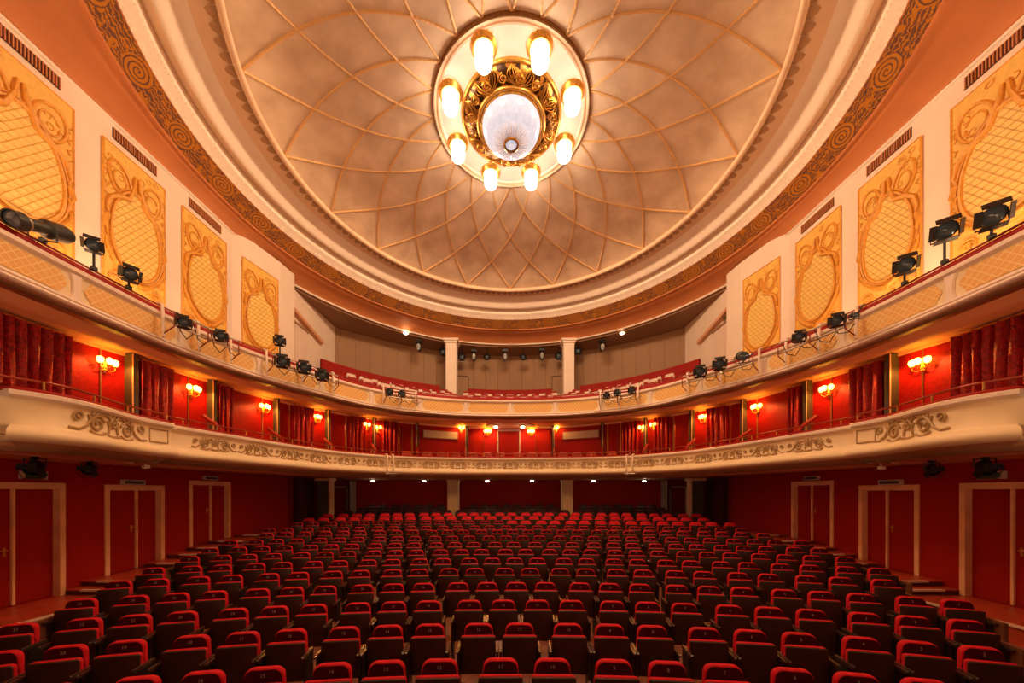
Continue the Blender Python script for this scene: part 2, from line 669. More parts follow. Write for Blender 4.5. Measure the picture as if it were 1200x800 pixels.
AISLE = [(-1.0, 7.2, .425), (7.2, 7.48, .53), (7.48, 8.75, .64), (8.75, 9.35, .76), (9.35, 9.9, .88), (9.9, 10.6, .97), (10.6, 11.6, 1.06), (11.6, 14.8, 1.12)]
for s, side in ((-1, 'left'), (1, 'right')):
    mb = MB()
    a = AISLE[0]
    mb.box2((s * 8.06, a[0], -.3), (s * W, a[1], a[2]))
    root = struct('floor_' + side, mb, 'aisle_floor')
    for k, (y0, y1, z) in enumerate(AISLE):
        xi = 8.06 + 0.03 * k
        if k:
            b = MB().box2((s * xi, y0, -.3), (s * W, y1, z - .02)).build('step', 'step_dark', root)
            MB().box2((s * xi, y0 - .03, z - .02), (s * W, y1, z + .005)).build('tread', 'aisle_floor', b)
            MB().box2((s * xi, y0 - .05, z - .025), (s * (W - .35), y0 + .02, z + .008)).build('nosing', 'nosing', b)
        else:
            MB().box2((s * 8.03, y0, z - .03), (s * 8.09, y1, z + .006)).build('edge_strip', 'nosing', root)

# doors of the stalls: (front edge, back edge, sill, head) along the side wall
DOORS = [(5.64, 7.18, .43, 2.75), (7.89, 9.245, .64, 2.735), (9.98, 11.45, .97, 2.90)]
WALL_TOP = EYE + 0.70
dn = 0
for s, side in ((-1, 'left'), (1, 'right')):
    mb = MB()
    edges = [-3.0] + [q for d in DOORS for q in d[:2]] + [14.8]
    for a, b in zip(edges[::2], edges[1::2]):
        mb.box2((s * W, a, -.3), (s * (W + .35), b, WALL_TOP))
    for a, b, z0, z1 in DOORS:
        mb.box2((s * W, a, z1), (s * (W + .35), b, WALL_TOP))
        mb.box2((s * W, a, -.3), (s * (W + .35), b, z0))
    struct('wall_' + side, mb, 'wall_red')
    for a, b, z0, z1 in DOORS:
        dn += 1
        t = thing('door_%d' % dn, (s * W, (a + b) / 2, z0), None, None, kind='structure', world=True)
        fw = .09
        for y in (a, b - fw):
            MB().box2((s * (W - .03), y, z0), (s * (W + .20), y + fw, z1)).build('jamb', 'frame_wood', t)
        MB().box2((s * (W - .03), a + fw, z1 - .13), (s * (W + .20), b - fw, z1)).build('head', 'frame_wood', t)
        mid = (a + b) / 2 + .09
        for y0, y1 in ((a + fw, mid - .004), (mid + .004, b - fw)):
            lf = MB().box2((s * (W + .12), y0, z0 + .01), (s * (W + .17), y1, z1 - .13)).build('leaf', 'door_red', t)
        MB().box2((s * (W + .075), mid - .020, z0 + .01), (s * (W + .12), mid + .020, z1 - .13)).build('astragal', 'frame_wood', t)
        hb = MB()
        hz = z0 + 1.02
        hb.box((s * (W + .115), mid - .10, hz), (.012, .04, .16))
        hb.tube([(s * (W + .11), mid - .10, hz + .03), (s * (W + .05), mid - .10, hz + .03), (s * (W + .05), mid - .22, hz + .035)], .011, 6)
        hb.build('handle', 'brass', t)

# rear of the stalls
mb = MB()
mb.box2((-11, 19.4, 0), (11, 19.7, WALL_TOP))
struct('wall_back', mb, 'wall_red')
for s, side in ((-1, 'left'), (1, 'right')):
    mb = MB().box2((s * 11, 14.75, 0), (s * 11.3, 19.7, WALL_TOP))
    mb.box2((s * W, 14.8, 0), (s * 11.3, 14.45, WALL_TOP))
    mb.box2((s * 9.3, 15.4, .5), (s * 9.9, 15.8, WALL_TOP))
    struct('wall_rear_' + side, mb, 'step_dark')
# rear doors with white frames
for s in (-1, 1):
    dn += 1
    p = at(X0 + s * 200, 570, 19.2)
    t = thing('door_%d' % dn, (p.x, 19.35, 1.1), None, None, kind='structure', world=True)
    for q in (-.45, .45):
        MB().box2((p.x + q - .05, 19.3, 1.0), (p.x + q + .05, 19.42, 2.86)).build('jamb', 'sign_light', t)
    MB().box2((p.x - .5, 19.3, 2.78), (p.x + .5, 19.42, 2.88)).build('head', 'sign_light', t)
    MB().box2((p.x - .4, 19.36, 1.0), (p.x + .4, 19.4, 2.78)).build('leaf', 'door_red', t)
# thin white edge strips in the rear wall
for k, px in enumerate((411.5, X0 * 2 - 411.5)):
    p = at(px, 570, 18.9)
    struct('trim_%d' % (k + 1), MB().box2((p.x - .05, 18.85, 1.0), (p.x + .05, 19.45, WALL_TOP - .08)), 'sign_light')


def square_column(name, x, y, z0, z1, wd, m, cap=.07, caph=.2, flutes=0, base=.2):
    t = thing(name, (x, y, z0), None, None, kind='structure', world=True)
    b = MB().box2((x - wd / 2, y - wd / 2, z0), (x + wd / 2, y + wd / 2, z1 - caph))
    b.build('shaft', m, t)
    c = MB()
    c.box2((x - wd / 2 - cap * .5, y - wd / 2 - cap * .5, z1 - caph), (x + wd / 2 + cap * .5, y + wd / 2 + cap * .5, z1 - caph * .5))
    c.box2((x - wd / 2 - cap, y - wd / 2 - cap, z1 - caph * .5), (x + wd / 2 + cap, y + wd / 2 + cap, z1))
    c.build('capital', m, t)
    if base:
        MB().box2((x - wd / 2 - .04, y - wd / 2 - .04, z0), (x + wd / 2 + .04, y + wd / 2 + .04, z0 + base)).build('plinth', m, t)
    for k in range(flutes):
        xx = x - wd / 2 + wd * (k + .5) / flutes
        MB().box2((xx - .03, y - wd / 2 - .012, z0 + base), (xx + .03, y - wd / 2, z1 - caph - .03)).build('flute', m, t)
    return t


for s in (-1, 1):
    x = s * 2.82 + 0.0
    square_column('column', x, 17.2, .9, EYE + .60, .52, 'fascia_cream', cap=.04, caph=.12)
    # big corner columns: shaded front painted dark, lit inner side painted pale
    t = thing('column', (s * 8.25, 15.9, .8), None, None, kind='structure', world=True)
    MB().box2((s * 8.22, 15.6, .7), (s * 8.72, 16.05, EYE + .62)).build('shaft', 'dark_olive', t)
    for k in range(3):
        MB().box2((s * 8.16, 15.62 + .14 * k, .8), (s * 8.22, 15.72 + .14 * k, EYE + .5)).build('flute', 'frame_wood', t)
    MB().box2((s * 8.12, 15.55, EYE + .5), (s * 8.8, 16.1, EYE + .62)).build('capital', 'frame_wood', t)

# ------------------------------------------------------------------ lower balcony
outer_low = Path(mirror([(9.4, 4.5), (9.4, 14.4), (11.2, 14.9), (11.2, 19.6), (0, 19.6)]))


def slab(name, path, outer, h0, h1, m, n=90):
    mb = MB()
    lo, hi = [], []
    for i in range(n + 1):
        t = i / n
        p = path._pos(path.len * t)
        q = outer._pos(outer.len * t)
        lo.append([(p.x, p.y, EYE + h0), (q.x, q.y, EYE + h0)])
        hi.append([(p.x, p.y, EYE + h1), (q.x, q.y, EYE + h1)])
    mb.grid(lo)
    mb.grid(hi)
    return struct(name, mb, m)


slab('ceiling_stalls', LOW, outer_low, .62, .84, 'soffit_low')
for s, side in ((-1, 'left'), (1, 'right')):
    mb = MB()
    P_ = BOXL if s < 0 else BOXR
    lo, hi = [], []
    for i in range(41):
        p = P_._pos(P_.len * i / 40)
        lo.append([(p.x, p.y, EYE + .60), (s * 9.4, p.y, EYE + .60)])
        hi.append([(p.x, p.y, EYE + .85), (s * 9.4, p.y, EYE + .85)])
    mb.grid(lo)
    mb.grid(hi)
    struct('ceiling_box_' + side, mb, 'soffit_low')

LOW_RIMP = [(-.30, 1.46), (-.02, 1.50), (.05, 1.505), (.085, 1.485), (.085, 1.43), (.05, 1.405), (.02, 1.395)]
LOW_FACE = [(.02, 1.395), (0, 1.38), (-.005, 1.20), (.0, 1.02), (.03, .975)]
LOW_LIP = [(.03, .975), (.10, .955), (.16, .91), (.18, .85), (.165, .80), (.12, .765), (.05, .745)]
LOW_UNDER = [(.05, .745), (.02, .735), (-.18, .69), (-.20, .675), (-.40, .63), (-.42, .615), (-.62, .575), (-.64, .62)]


def scroll(cx, cz, r0, r1, a0, turns, n=26, sgn=1):
    out = []
    for i in range(n + 1):
        t = i / n
        a = a0 + sgn * turns * 2 * PI * t
        r = r0 + (r1 - r0) * t
        out.append((cx + r * math.cos(a), cz + r * math.sin(a)))
    return out


def motif(flip=1):
    """Acanthus scroll in (u, v): about 1.05 m long and 0.3 m high, as (polyline, radius)."""
    L = []
    for f in (-1, 1):
        L.append(([(f * x, z) for x, z in scroll(.24, -.015, .105, .02, PI * .9, 1.6, sgn=-1)], .016))
        L.append(([(f * x, z) for x, z in [(.0, .02), (.05, .09), (.13, .115), (.25, .10), (.33, .03), (.38, -.06), (.46, -.11), (.55, -.10)]], .014))
        L.append(([(f * x, z) for x, z in scroll(.46, .04, .06, .015, -PI * .4, 1.3, 18, sgn=1)], .012))
        L.append(([(f * x, z) for x, z in [(.13, -.11), (.20, -.145), (.29, -.14), (.34, -.11)]], .018))
        for k in range(4):
            a = .4 + k * .5
            L.append(([(f * (.24 + .11 * math.cos(a)), -.015 + .11 * math.sin(a)), (f * (.24 + .15 * math.cos(a + .25)), -.015 + .15 * math.sin(a + .25))], .012))
    L.append(([(-.10, -.13), (0, -.145), (.10, -.13)], .02))
    L.append(([(-.08, -.10), (-.06, -.02), (-.09, .05)], .014))
    L.append(([(.08, -.10), (.06, -.02), (.09, .05)], .014))
    L.append((scroll(0, .03, .05, .05, 0, 1, 10), .016))
    for k in (-1, 0, 1):
        L.append(([(k * .045, .07), (k * .10, .14)], .014))
    return L


MOTIF = motif()


def relief(path, d, h, sc, parent, n=5, flip=1):
    mb = MB()
    for pl, r in MOTIF:
        pts = [path.pt(d + flip * u * sc, .012, h + v * sc) for u, v in pl]
        mb.tube(pts, r * sc, n)
    o = mb.build('scroll_relief', 'relief_shade_brown', parent, smooth=50)
    return o


def low_front(name, path, label, seg_s0, seg_s1, reliefs, sc=1.0, locpt=None):
    p = path.pt(path.len / 2, 0, .7)
    t = thing(name, p, label, 'balcony', world=True, kind='structure')
    sweep(MB(), path, LOW_RIMP, seg_s0, seg_s1, .2).build('rim', 'white_rim', t, smooth=40)
    sweep(MB(), path, LOW_FACE, seg_s0, seg_s1, .2).build('fascia', 'fascia_cream', t, smooth=40)
    sweep(MB(), path, LOW_LIP, seg_s0, seg_s1, .2).build('lip', 'fascia_cream', t, smooth=40)
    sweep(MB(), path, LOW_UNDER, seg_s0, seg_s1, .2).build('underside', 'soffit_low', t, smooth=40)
    sweep(MB(), path, [(-.32, 1.47), (-.03, 1.49), (-.015, 1.53), (-.04, 1.57), (-.30, 1.575), (-.34, 1.53)], seg_s0, seg_s1, .2).build('padded_top', 'rail_red', t, smooth=50)
    for d in reliefs:
        relief(path, d, 1.19, sc, t)
    # handrail on short posts
    n = int((seg_s1 - seg_s0) / .2)
    hr = [path.pt(seg_s0 + (seg_s1 - seg_s0) * i / n, -.10, 1.70) for i in range(n + 1)]
    MB().tube(hr, .02, 6).build('handrail', 'hand_rail', t, smooth=60)
    k = max(2, int((seg_s1 - seg_s0) / .8))
    for i in range(k + 1):
        q = path.pt(seg_s0 + (seg_s1 - seg_s0) * (i + .5) / (k + 1), -.10, 1.56)
        MB().tube([q, q + Vector((0, 0, .14))], .016, 6).build('post', 'brass', t)
    return t


nl = 21
d0 = LOW.len / 2
sp = 1.16
lowb = low_front('lower_balcony', LOW, 'long curved cream lower balcony front with a row of carved scrolls', 0, LOW.len, [d0 + (i - (nl - 1) / 2) * sp for i in range(nl)], 1.0)
boxes = []
for P_, nm in ((BOXL, 'left'), (BOXR, 'right')):
    a = P_.len
    t = low_front('balcony_box', P_, 'cream bulging balcony box at the %s end of the lower balcony' % nm, 0.0, P_.len, [], 1.0)
    c = P_.hit(132 if nm == 'left' else 1065)
    fl = 1
    relief(P_, c if c else P_.len * .62, 1.20, 1.45, t)
    # little sunk panel next to the joint
    e = P_.len - .45
    fr = MB()
    q = [P_.pt(e - .38, .008, 1.33), P_.pt(e - .02, .008, 1.33), P_.pt(e - .02, .008, 1.06), P_.pt(e - .38, .008, 1.06)]
    fr.tube(q, .014, 5, closed=True)
    fr.build('panel_moulding', 'relief_shade_brown', t)
    boxes.append(t)

# slanted padded dividers between the boxes
for k, px in enumerate((263, 335, 393, 443, 490, 545)):
    for s in (-1, 1):
        d = LOW.hit(px if s < 0 else 2 * X0 - px + 3)
        p = LOW.pt(d, -.06, 1.56)
        q = LOW.pt(d, -.55, 1.92)
        nm = ('first', 'second', 'third', 'fourth', 'fifth', 'sixth')[k]
        t = thing('box_divider', p, 'red slanting padded divider, %s from the %s end of the lower balcony rail' % (nm, 'left' if s < 0 else 'right'), 'divider', 'slanting dividers behind the lower balcony rail', world=True)
        mid = p.lerp(q, .5) + Vector((0, 0, .05))
        MB().tube([p, mid, q, q + (q - p) * .25], .045, 6).build('pad', 'rail_red', t, smooth=60)
        MB().box((q.x, q.y, q.z - .35), (.04, .04, .7)).build('post', 'hand_rail', t)

# small pipe brackets hooked over the front of the lower balcony
for s, px in ((-1, 455.5), (1, 739.5)):
    d = LOW.hit(px)
    t = thing('pipe_bracket', LOW.pt(d, .2, .8), 'small cream pipe bracket hooked on the balcony front %s of centre' % ('left' if s < 0 else 'right'), 'bracket', 'pipe brackets on the lower balcony', world=True)
    for o in (-.13, .13):
        MB().tube([LOW.pt(d + o, .0, 1.56), LOW.pt(d + o, .22, 1.54), LOW.pt(d + o, .24, .72), LOW.pt(d + o, .1, .70)], .022, 6).build('hook', 'white_rim', t, smooth=60)
    MB().tube([LOW.pt(d - .22, .26, .74), LOW.pt(d + .25, .26, .74)], .022, 6).build('pipe', 'steel', t, smooth=60)

# ------------------------------------------------------------------ circle level (behind the lower balcony): walls, piers, curtains, sconces
mb = MB()
sweep(mb, WALLC, [(0, .80), (0, 3.30)], step=.25)
struct('wall_circle', mb, 'circle_red', smooth=40)
mb = MB()
sweep(mb, WALLC, [(.0, 3.13), (.03, 3.13), (.03, 3.22), (.0, 3.22)], step=.25)
struct('trim_3', mb, 'frame_wood', smooth=30)
outer_up = Path(mirror([(9.4, 3.4), (9.4, 14.4), (10.5, 16.0), (8, 18.6), (0, 19.6)]))
slab('ceiling_circle', UP, outer_up, 3.21, 3.26, 'soffit_salmon')

trim_n = 4
for s in (-1, 1):
    def X(px):
        return px if s < 0 else 2 * X0 - px + (7 if px < 200 else 3)
    # piers between the boxes: (first px, last px)
    for a, b in ((143, 157), (240, 250), (318, 325), (379, 386), (435, 440), (486, 490.5), (544, 548.5)):
        d = WALLC.hit(X((a + b) / 2))
        p, tg, n = WALLC.at(d)
        wd = (b - a) / F * p.y
        e = thing('trim_%d' % trim_n, (p.x, p.y, EYE + .84), None, None, kind='structure', rz=0, world=True)
        trim_n += 1
        ang = math.atan2(tg.y, tg.x)
        dp = .20
        ww = max(.10, min(.26, wd * .5))
        c = p + n * dp / 2
        MB().box((c.x, c.y, EYE + 2.02), (ww, dp, 2.38), ang).build('pier', 'dark_olive', e)
        c2 = p + n * (dp + .008) + tg * (ww * .36 * s)
        MB().box((c2.x, c2.y, EYE + 2.02), (ww * .13, .02, 2.34), ang).build('edge_strip', 'frame_wood', e)
    # thin gold uprights
    for px in (117, 199.5, 220, 270, 307, 339, 367, 405.5, 428, 467.5, 483):
        d = WALLC.hit(X(px))
        q = WALLC.pt(d, .02, .84)
        o = MB().tube([q, WALLC.pt(d, .02, 3.13)], .016, 6).build('trim_%d' % trim_n, 'brass')
        o['kind'] = 'structure'
        trim_n += 1
    # dark red box doors
    for a, b in ((326, 338), (387, 404), (471, 482), (549, 567)):
        da, db = sorted((WALLC.hit(X(a)), WALLC.hit(X(b))))
        dn += 1
        e = thing('door_%d' % dn, WALLC.pt((da + db) / 2, 0, .84), None, None, kind='structure', world=True)
        sweep(MB(), WALLC, [(.02, .84), (.02, 2.9), (.0, 2.9)], da, db, .3).build('leaf', 'door_red', e)
        for d in (da, db):
            MB().tube([WALLC.pt(d, .03, .84), WALLC.pt(d, .03, 2.92)], .022, 5).build('jamb', 'hand_rail', e)

# middle door of the circle with its pale frame
dn += 1
e = thing('door_%d' % dn, WALLC.pt(WALLC.len / 2, 0, .84), None, None, kind='structure', world=True)
da, db = WALLC.hit(583.5), WALLC.hit(609)
sweep(MB(), WALLC, [(.03, .84), (.03, 3.0), (.0, 3.0)], da, db, .3).build('leaf', 'door_red', e)
for d in (da, db):
    MB().tube([WALLC.pt(d, .04, .84), WALLC.pt(d, .04, 3.02)], .04, 4).build('jamb', 'sign_light', e)
MB().tube([WALLC.pt(da, .04, 3.02), WALLC.pt(db, .04, 3.02)], .04, 4).build('head', 'sign_light', e)

# half-round canopy over the middle door, with two small round lamps
mb = MB().lathe([(0, EYE + 3.12), (1.15, EYE + 3.12), (1.2, EYE + 3.15), (1.2, EYE + 3.2)], 24, (0, 16.9, 0), a0=PI, a1=2 * PI)
struct('trim_%d' % trim_n, mb, 'soffit_salmon', smooth=40)
trim_n += 1


def add_point(name, loc, watts, col, rad=.04):
    ld = bpy.data.lights.new(name, 'POINT')
    ld.energy = watts
    ld.color = col
    ld.shadow_soft_size = rad
    o = bpy.data.objects.new(name, ld)
    COL.objects.link(o)
    o.location = loc
    return o


for s, px in ((-1, 581), (1, 612.5)):
    p = at(px, 500.3, 16.2)
    t = thing('ceiling_lamp', p, 'small round white lamp under the canopy %s of the circle middle door' % ('left' if s < 0 else 'right'), 'lamp', 'lamps over the circle middle door', world=True)
    MB().lathe([(0, -.05), (.06, -.045), (.09, 0), (.09, .03)], 12, p).build('glass', 'under_bulb', t, smooth=50)
    MB().lathe([(.095, .02), (.12, .03), (.12, .06), (0, .06)], 12, p).build('collar', 'brass', t, smooth=50)

# notice boards
for s in (-1, 1):
    px0, px1 = (496, 536) if s < 0 else (660, 702)
    da, db = WALLC.hit(px0), WALLC.hit(px1)
    h = EYE + 2.85
    p = WALLC.pt((da + db) / 2, .06, 2.85)
    t = thing('notice_panel', p, 'long plain grey panel on the circle wall %s of the middle door' % ('left' if s < 0 else 'right'), 'panel', 'grey panels on the circle wall', world=True)
    sweep(MB(), WALLC, [(.05, 2.56), (.08, 2.56), (.08, 2.90), (.05, 2.90)], da, db, .3, closed=True, caps=True).build('board', 'grey_panel', t)
    sweep(MB(), WALLC, [(.0, 2.53), (.06, 2.53), (.06, 2.93), (.0, 2.93)], da - .03, db + .03, .3, closed=True, caps=True).build('frame', 'hand_rail', t)

# curtains
CUR = [(-30, 76, 'wide dark red velvet curtain at the outer %s end of the circle boxes'),
       (158, 197, 'dark red velvet curtain in the second box from the %s'),
       (251, 268, 'narrow red velvet curtain in the third box from the %s'),
       (341, 365, 'red velvet curtain in the fourth box from the %s'),
       (408, 427, 'glowing red velvet curtain in the fifth box from the %s, lit by a wall lamp'),
       (443, 465, 'plum red velvet curtain in the sixth box from the %s')]
for a, b, lab in CUR:
    for s in (-1, 1):
        pa, pb = (a, b) if s < 0 else (2 * X0 - b + (7 if b < 200 else 3), 2 * X0 - a + (7 if b < 200 else 3))
        da, db = WALLC.hit(pa), WALLC.hit(pb)
        if da is None or db is None:
            continue
        L_ = db - da
        nf = max(3, round(L_ / .17))
        n = nf * 8
        rows = []
        rng = random.Random(int(a * 7 + s))
        ph = [rng.uniform(.7, 1.3) for _ in range(nf + 2)]
        for k in range(9):
            z = .86 + (3.14 - .86) * k / 8
            flare = 1.0 + .25 * (1 - k / 8)
            row = []
            for i in range(n + 1):
                t = i / n
                am = .055 * ph[int(t * nf)] * flare
                off = .13 + am * math.cos(2 * PI * nf * t + .5 * math.sin(z * 1.3 + t * 9)) + .018 * math.sin(4 * PI * nf * t + z * 2)
                row.append(WALLC.pt(da + L_ * t, off, z))
            rows.append(row)
        t = thing('curtain', WALLC.pt((da + db) / 2, .13, .86), lab % ('left' if s < 0 else 'right'), 'curtain', 'velvet curtains of the circle boxes', world=True)
        MB().grid(rows).build('drape', 'curtain_velvet', t, smooth=70)
        MB().tube([WALLC.pt(da - .04 + (L_ + .08) * i / 6, .13, 3.15) for i in range(7)], .02, 6).build('rod', 'brass', t, smooth=60)

# wall sconces with three shaded candles
def sconce(px, py, s, lab, bulbs=3, watts=SCONCE_W):
    d = WALLC.hit(px)
    p, tg, n = WALLC.at(d)
    h = (YH - py) / F * p.y
    t = thing('wall_sconce', (p.x, p.y, EYE + h), lab, 'wall lamp', 'lit brass sconces on the circle wall')
    t.scale = (.84, .84, .84)
    t.rotation_euler = (0, 0, math.atan2(n.y, n.x) + PI / 2)     # local -Y faces the hall
    MB().lathe([(0, -.03), (.05, -.025), (.06, 0)], 12, (0, 0, -.12), axis='Y').build('backplate', 'brass', t, smooth=40)
    MB().box((0, -.015, -.12), (.05, .03, .30)).build('back_stem', 'brass', t)
    xs = [(-.15, -.13), (0, -.2), (.15, -.13)] if bulbs == 3 else [(-.1, -.15), (.1, -.15)]
    for x, y in xs:
        a = MB().tube([(0, -.02, -.16), (x * .5, y * .6, -.22), (x, y, -.17), (x, y, -.08)], .014, 6).build('arm', 'brass', t, smooth=60)
        MB().lathe([(.0, -.09), (.05, -.085), (.055, -.07), (.02, -.06)], 10, (x, y, 0)).build('drip_pan', 'gold_leaf', a, smooth=50)
        MB().lathe([(.02, -.06), (.055, -.03), (.07, .03), (.062, .085), (.03, .11)], 10, (x, y, 0)).build('shade', 'sconce_bulb', a, smooth=50)
    q = Vector((p.x, p.y, EYE + h + .10)) + Vector((n.x, n.y, 0)) * .36
    ld = bpy.data.lights.new('sconce_light', 'SPOT')
    ld.energy = watts
    ld.color = (1.0, 0.40, 0.08)
    ld.spot_size = R(168)
    ld.spot_blend = .3
    ld.shadow_soft_size = .06
    so = bpy.data.objects.new('sconce_light', ld)
    COL.objects.link(so)
    so.location = q


SC = [(122, 425, 'three-armed glowing sconce nearest the stage on the %s'),
      (223.5, 456, 'glowing brass sconce, second from the stage on the %s'),
      (308, 477, 'glowing brass sconce, third from the stage on the %s'),
      (369.5, 489, 'glowing brass sconce, fourth from the stage on the %s')]
for px, py, lab in SC:
    for s in (-1, 1):
        q = {122: 1082, 223.5: 972, 308: 889, 369.5: 826}[px]
        sconce(px if s < 0 else q, py, s, lab % ('left' if s < 0 else 'right'))
SC2 = [(429, 498, 'small two-armed sconce just before the fifth pier on the %s'), (442, 501.5, 'small two-armed sconce just beyond the fifth pier on the %s'), (540.5, 502, 'small sconce beside the grey panel, %s of centre'), (571.5, 506, 'bright sconce beside the circle middle door, %s of it')]
for px, py, lab in SC2:
    for s in (-1, 1):
        q = {429: 766, 442: 753, 540.5: 651.5, 571.5: 622}[px]
        sconce(px if s < 0 else q, py, s, lab % ('left' if s < 0 else 'right'), bulbs=3 if px == 571.5 else 2, watts=SCONCE_W * (.9 if px > 500 else .5))

# chairs standing behind the middle of the lower balcony
k = 0
CH = ('first', 'second', 'third', 'fourth', 'fifth', 'sixth', 'seventh')
for s in (-1, 1):
    for i, px in enumerate((586, 570, 553.5, 533, 517, 501, 480)):
        d = LOW.hit(px if s < 0 else 2 * X0 - px + 2)
        p, tg, n = LOW.at(d)
        q = p - n * .75
        t = thing('circle_chair', (q.x, q.y, EYE + .85), 'red upholstered chair behind the lower balcony rail, %s %s of the middle' % (CH[i], 'left' if s < 0 else 'right'), 'chair', 'red chairs in the circle', rz=math.atan2(n.y, n.x) + PI / 2)
        MB().box((0, 0, .46), (.46, .46, .08)).build('seat', 'rail_red', t)
        ol = [(-.2, .5), (.2, .5), (.22, .9), (.15, 1.0), (-.15, 1.0), (-.22, .9)]
        MB().pad(ol, .18, .26, .03).build('backrest', 'chair_red', t, smooth=50)
        for lx in (-.2, .2):
            for ly in (-.2, .2):
                MB().box((lx, ly, .21), (.04, .04, .42)).build('leg', 'hand_rail', t)

# ------------------------------------------------------------------ upper balcony
upb = thing('upper_balcony', UP.pt(UP.len / 2, 0, 3.2), 'long curved upper balcony front with orange lattice panels between white mouldings', 'balcony', world=True, kind='structure')
sweep(MB(), UP, [(-.22, 3.93), (0, 3.95), (.05, 3.95), (.07, 3.93), (.07, 3.87), (.03, 3.84), (.01, 3.83)], step=.2).build('rim', 'white_rim', upb, smooth=40)
sweep(MB(), UP, [(.01, 3.83), (0, 3.80), (0, 3.40), (.02, 3.385)], step=.2).build('fascia', 'fascia_cream', upb, smooth=40)
sweep(MB(), UP, [(.02, 3.385), (.07, 3.375), (.075, 3.34), (.05, 3.33), (.04, 3.315), (.085, 3.305), (.10, 3.27), (.08, 3.245), (0, 3.24)], step=.2).build('base_moulding', 'white_rim', upb, smooth=40)
sweep(MB(), UP, [(0, 3.24), (-.04, 3.235), (-.06, 3.21), (-.24, 3.18), (-.26, 3.165), (-.44, 3.13), (-.46, 3.115), (-.62, 3.08), (-.64, 3.09), (-.66, 3.215)], step=.2).build('underside', 'soffit_salmon', upb, smooth=40)
sweep(MB(), UP, [(-.22, 3.90), (-.03, 3.94), (-.02, 4.04), (-.05, 4.085), (-.17, 4.085), (-.20, 4.04)], step=.2).build('padded_top', 'rail_red', upb, smooth=50)
n = int(UP.len / .2)
MB().tube([UP.pt(UP.len * i / n, -.08, 4.13) for i in range(n + 1)], .02, 6).build('handrail', 'hand_rail', upb, smooth=60)
for i in range(int(UP.len / .8)):
    q = UP.pt(.4 + .8 * i, -.08, 4.05)
    MB().tube([q, q + Vector((0, 0, .09))], .014, 5).build('post', 'hand_rail', upb)
half = UP.len / 2
PS = 1.92
np_ = int(half / PS)
for i in range(-np_, np_ + 1):
    d = half + i * PS
    # small white pillar
    mb = MB()
    rows = []
    for h, o in ((3.39, .105), (3.42, .10), (3.46, .075), (3.5, .06), (3.72, .06), (3.76, .085), (3.80, .09), (3.83, .09)):
        rows.append([UP.pt(d - o, .005, h), UP.pt(d - o * .8, .035, h), UP.pt(d + o * .8, .035, h), UP.pt(d + o, .005, h)])
    mb.grid(rows)
    mb.build('pillar', 'white_rim', upb, smooth=30)
for i in range(-np_ - 1, np_ + 1):
    a, b = half + i * PS, half + (i + 1) * PS
    if a < 0 or b > UP.len:
        continue
    # lattice panel with bracket-shaped ends
    mb = MB()
    rows, uvs = [], []
    nn = 14
    for h in (3.425, 3.47, 3.53, 3.61, 3.69, 3.75, 3.80):
        e = .17 + .05 * math.cos((h - 3.61) / .19 * PI) * -1
        row, uvr = [], []
        for j in range(nn + 1):
            d = a + e + (b - a - 2 * e) * j / nn
            row.append(UP.pt(d, .012, h))
            uvr.append((d, h))
        rows.append(row)
        uvs.append(uvr)
    mb.grid(rows, uvs=uvs)
    mb.build('lattice_panel', 'fascia_lattice', upb)

# ------------------------------------------------------------------ upper walls with the gold panels
WTOP = EYE + 8.75
WALLU_HALF = [(9.2, -1.0), (9.2, 11.4), (8.95, 12.5), (8.78, 13.2), (8.72, 13.95)]
for s, side in ((-1, 'left'), (1, 'right')):
    mb = MB()
    pts = [(s * x, y) for x, y in WALLU_HALF] + [(s * 9.3, 13.95)]
    mb.grid([[(x, y, EYE + 3.2), (x, y, WTOP)] for x, y in pts])
    mb.grid([[(s * 9.0, 13.95, EYE + 3.2), (s * 9.0, 13.95, WTOP)], [(s * 8.95, 18.0, EYE + 3.2), (s * 8.95, 18.0, WTOP)]])
    struct('wall_upper_' + side, mb, 'cream_wall')


class WallFrame:
    """Point on the upper side wall from (distance along the hall, height above the eye, offset)."""
    def __init__(s, side):
        s.s = side
        s.path = Path([(side * x, y) for x, y in WALLU_HALF])

    def x_at(s, y):
        for (a, b) in zip(WALLU_HALF, WALLU_HALF[1:]):
            if y <= b[1]:
                return a[0] + (b[0] - a[0]) * (y - a[1]) / (b[1] - a[1])
        return WALLU_HALF[-1][0]

    def pt(s, y, h, off):
        return Vector((s.s * (s.x_at(y) - off), y, EYE + h))


PANELS = [(5.62, 7.22), (7.75, 9.13), (9.64, 11.12), (11.72, 13.05)]
VENTS = [(5.55, 7.03), (7.95, 8.95), (9.85, 10.95)]
ORD = ('nearest the stage', 'second from the stage', 'third from the stage', 'fourth from the stage')


def oval(wf, yc, hc, ry, rh, off, n=40, egg=.12):
    out = []
    for i in range(n):
        a = 2 * PI * i / n
        wy = ry * (1 - egg * math.sin(a))
        out.append(wf.pt(yc + wy * math.cos(a), hc + rh * math.sin(a), off))
    return out


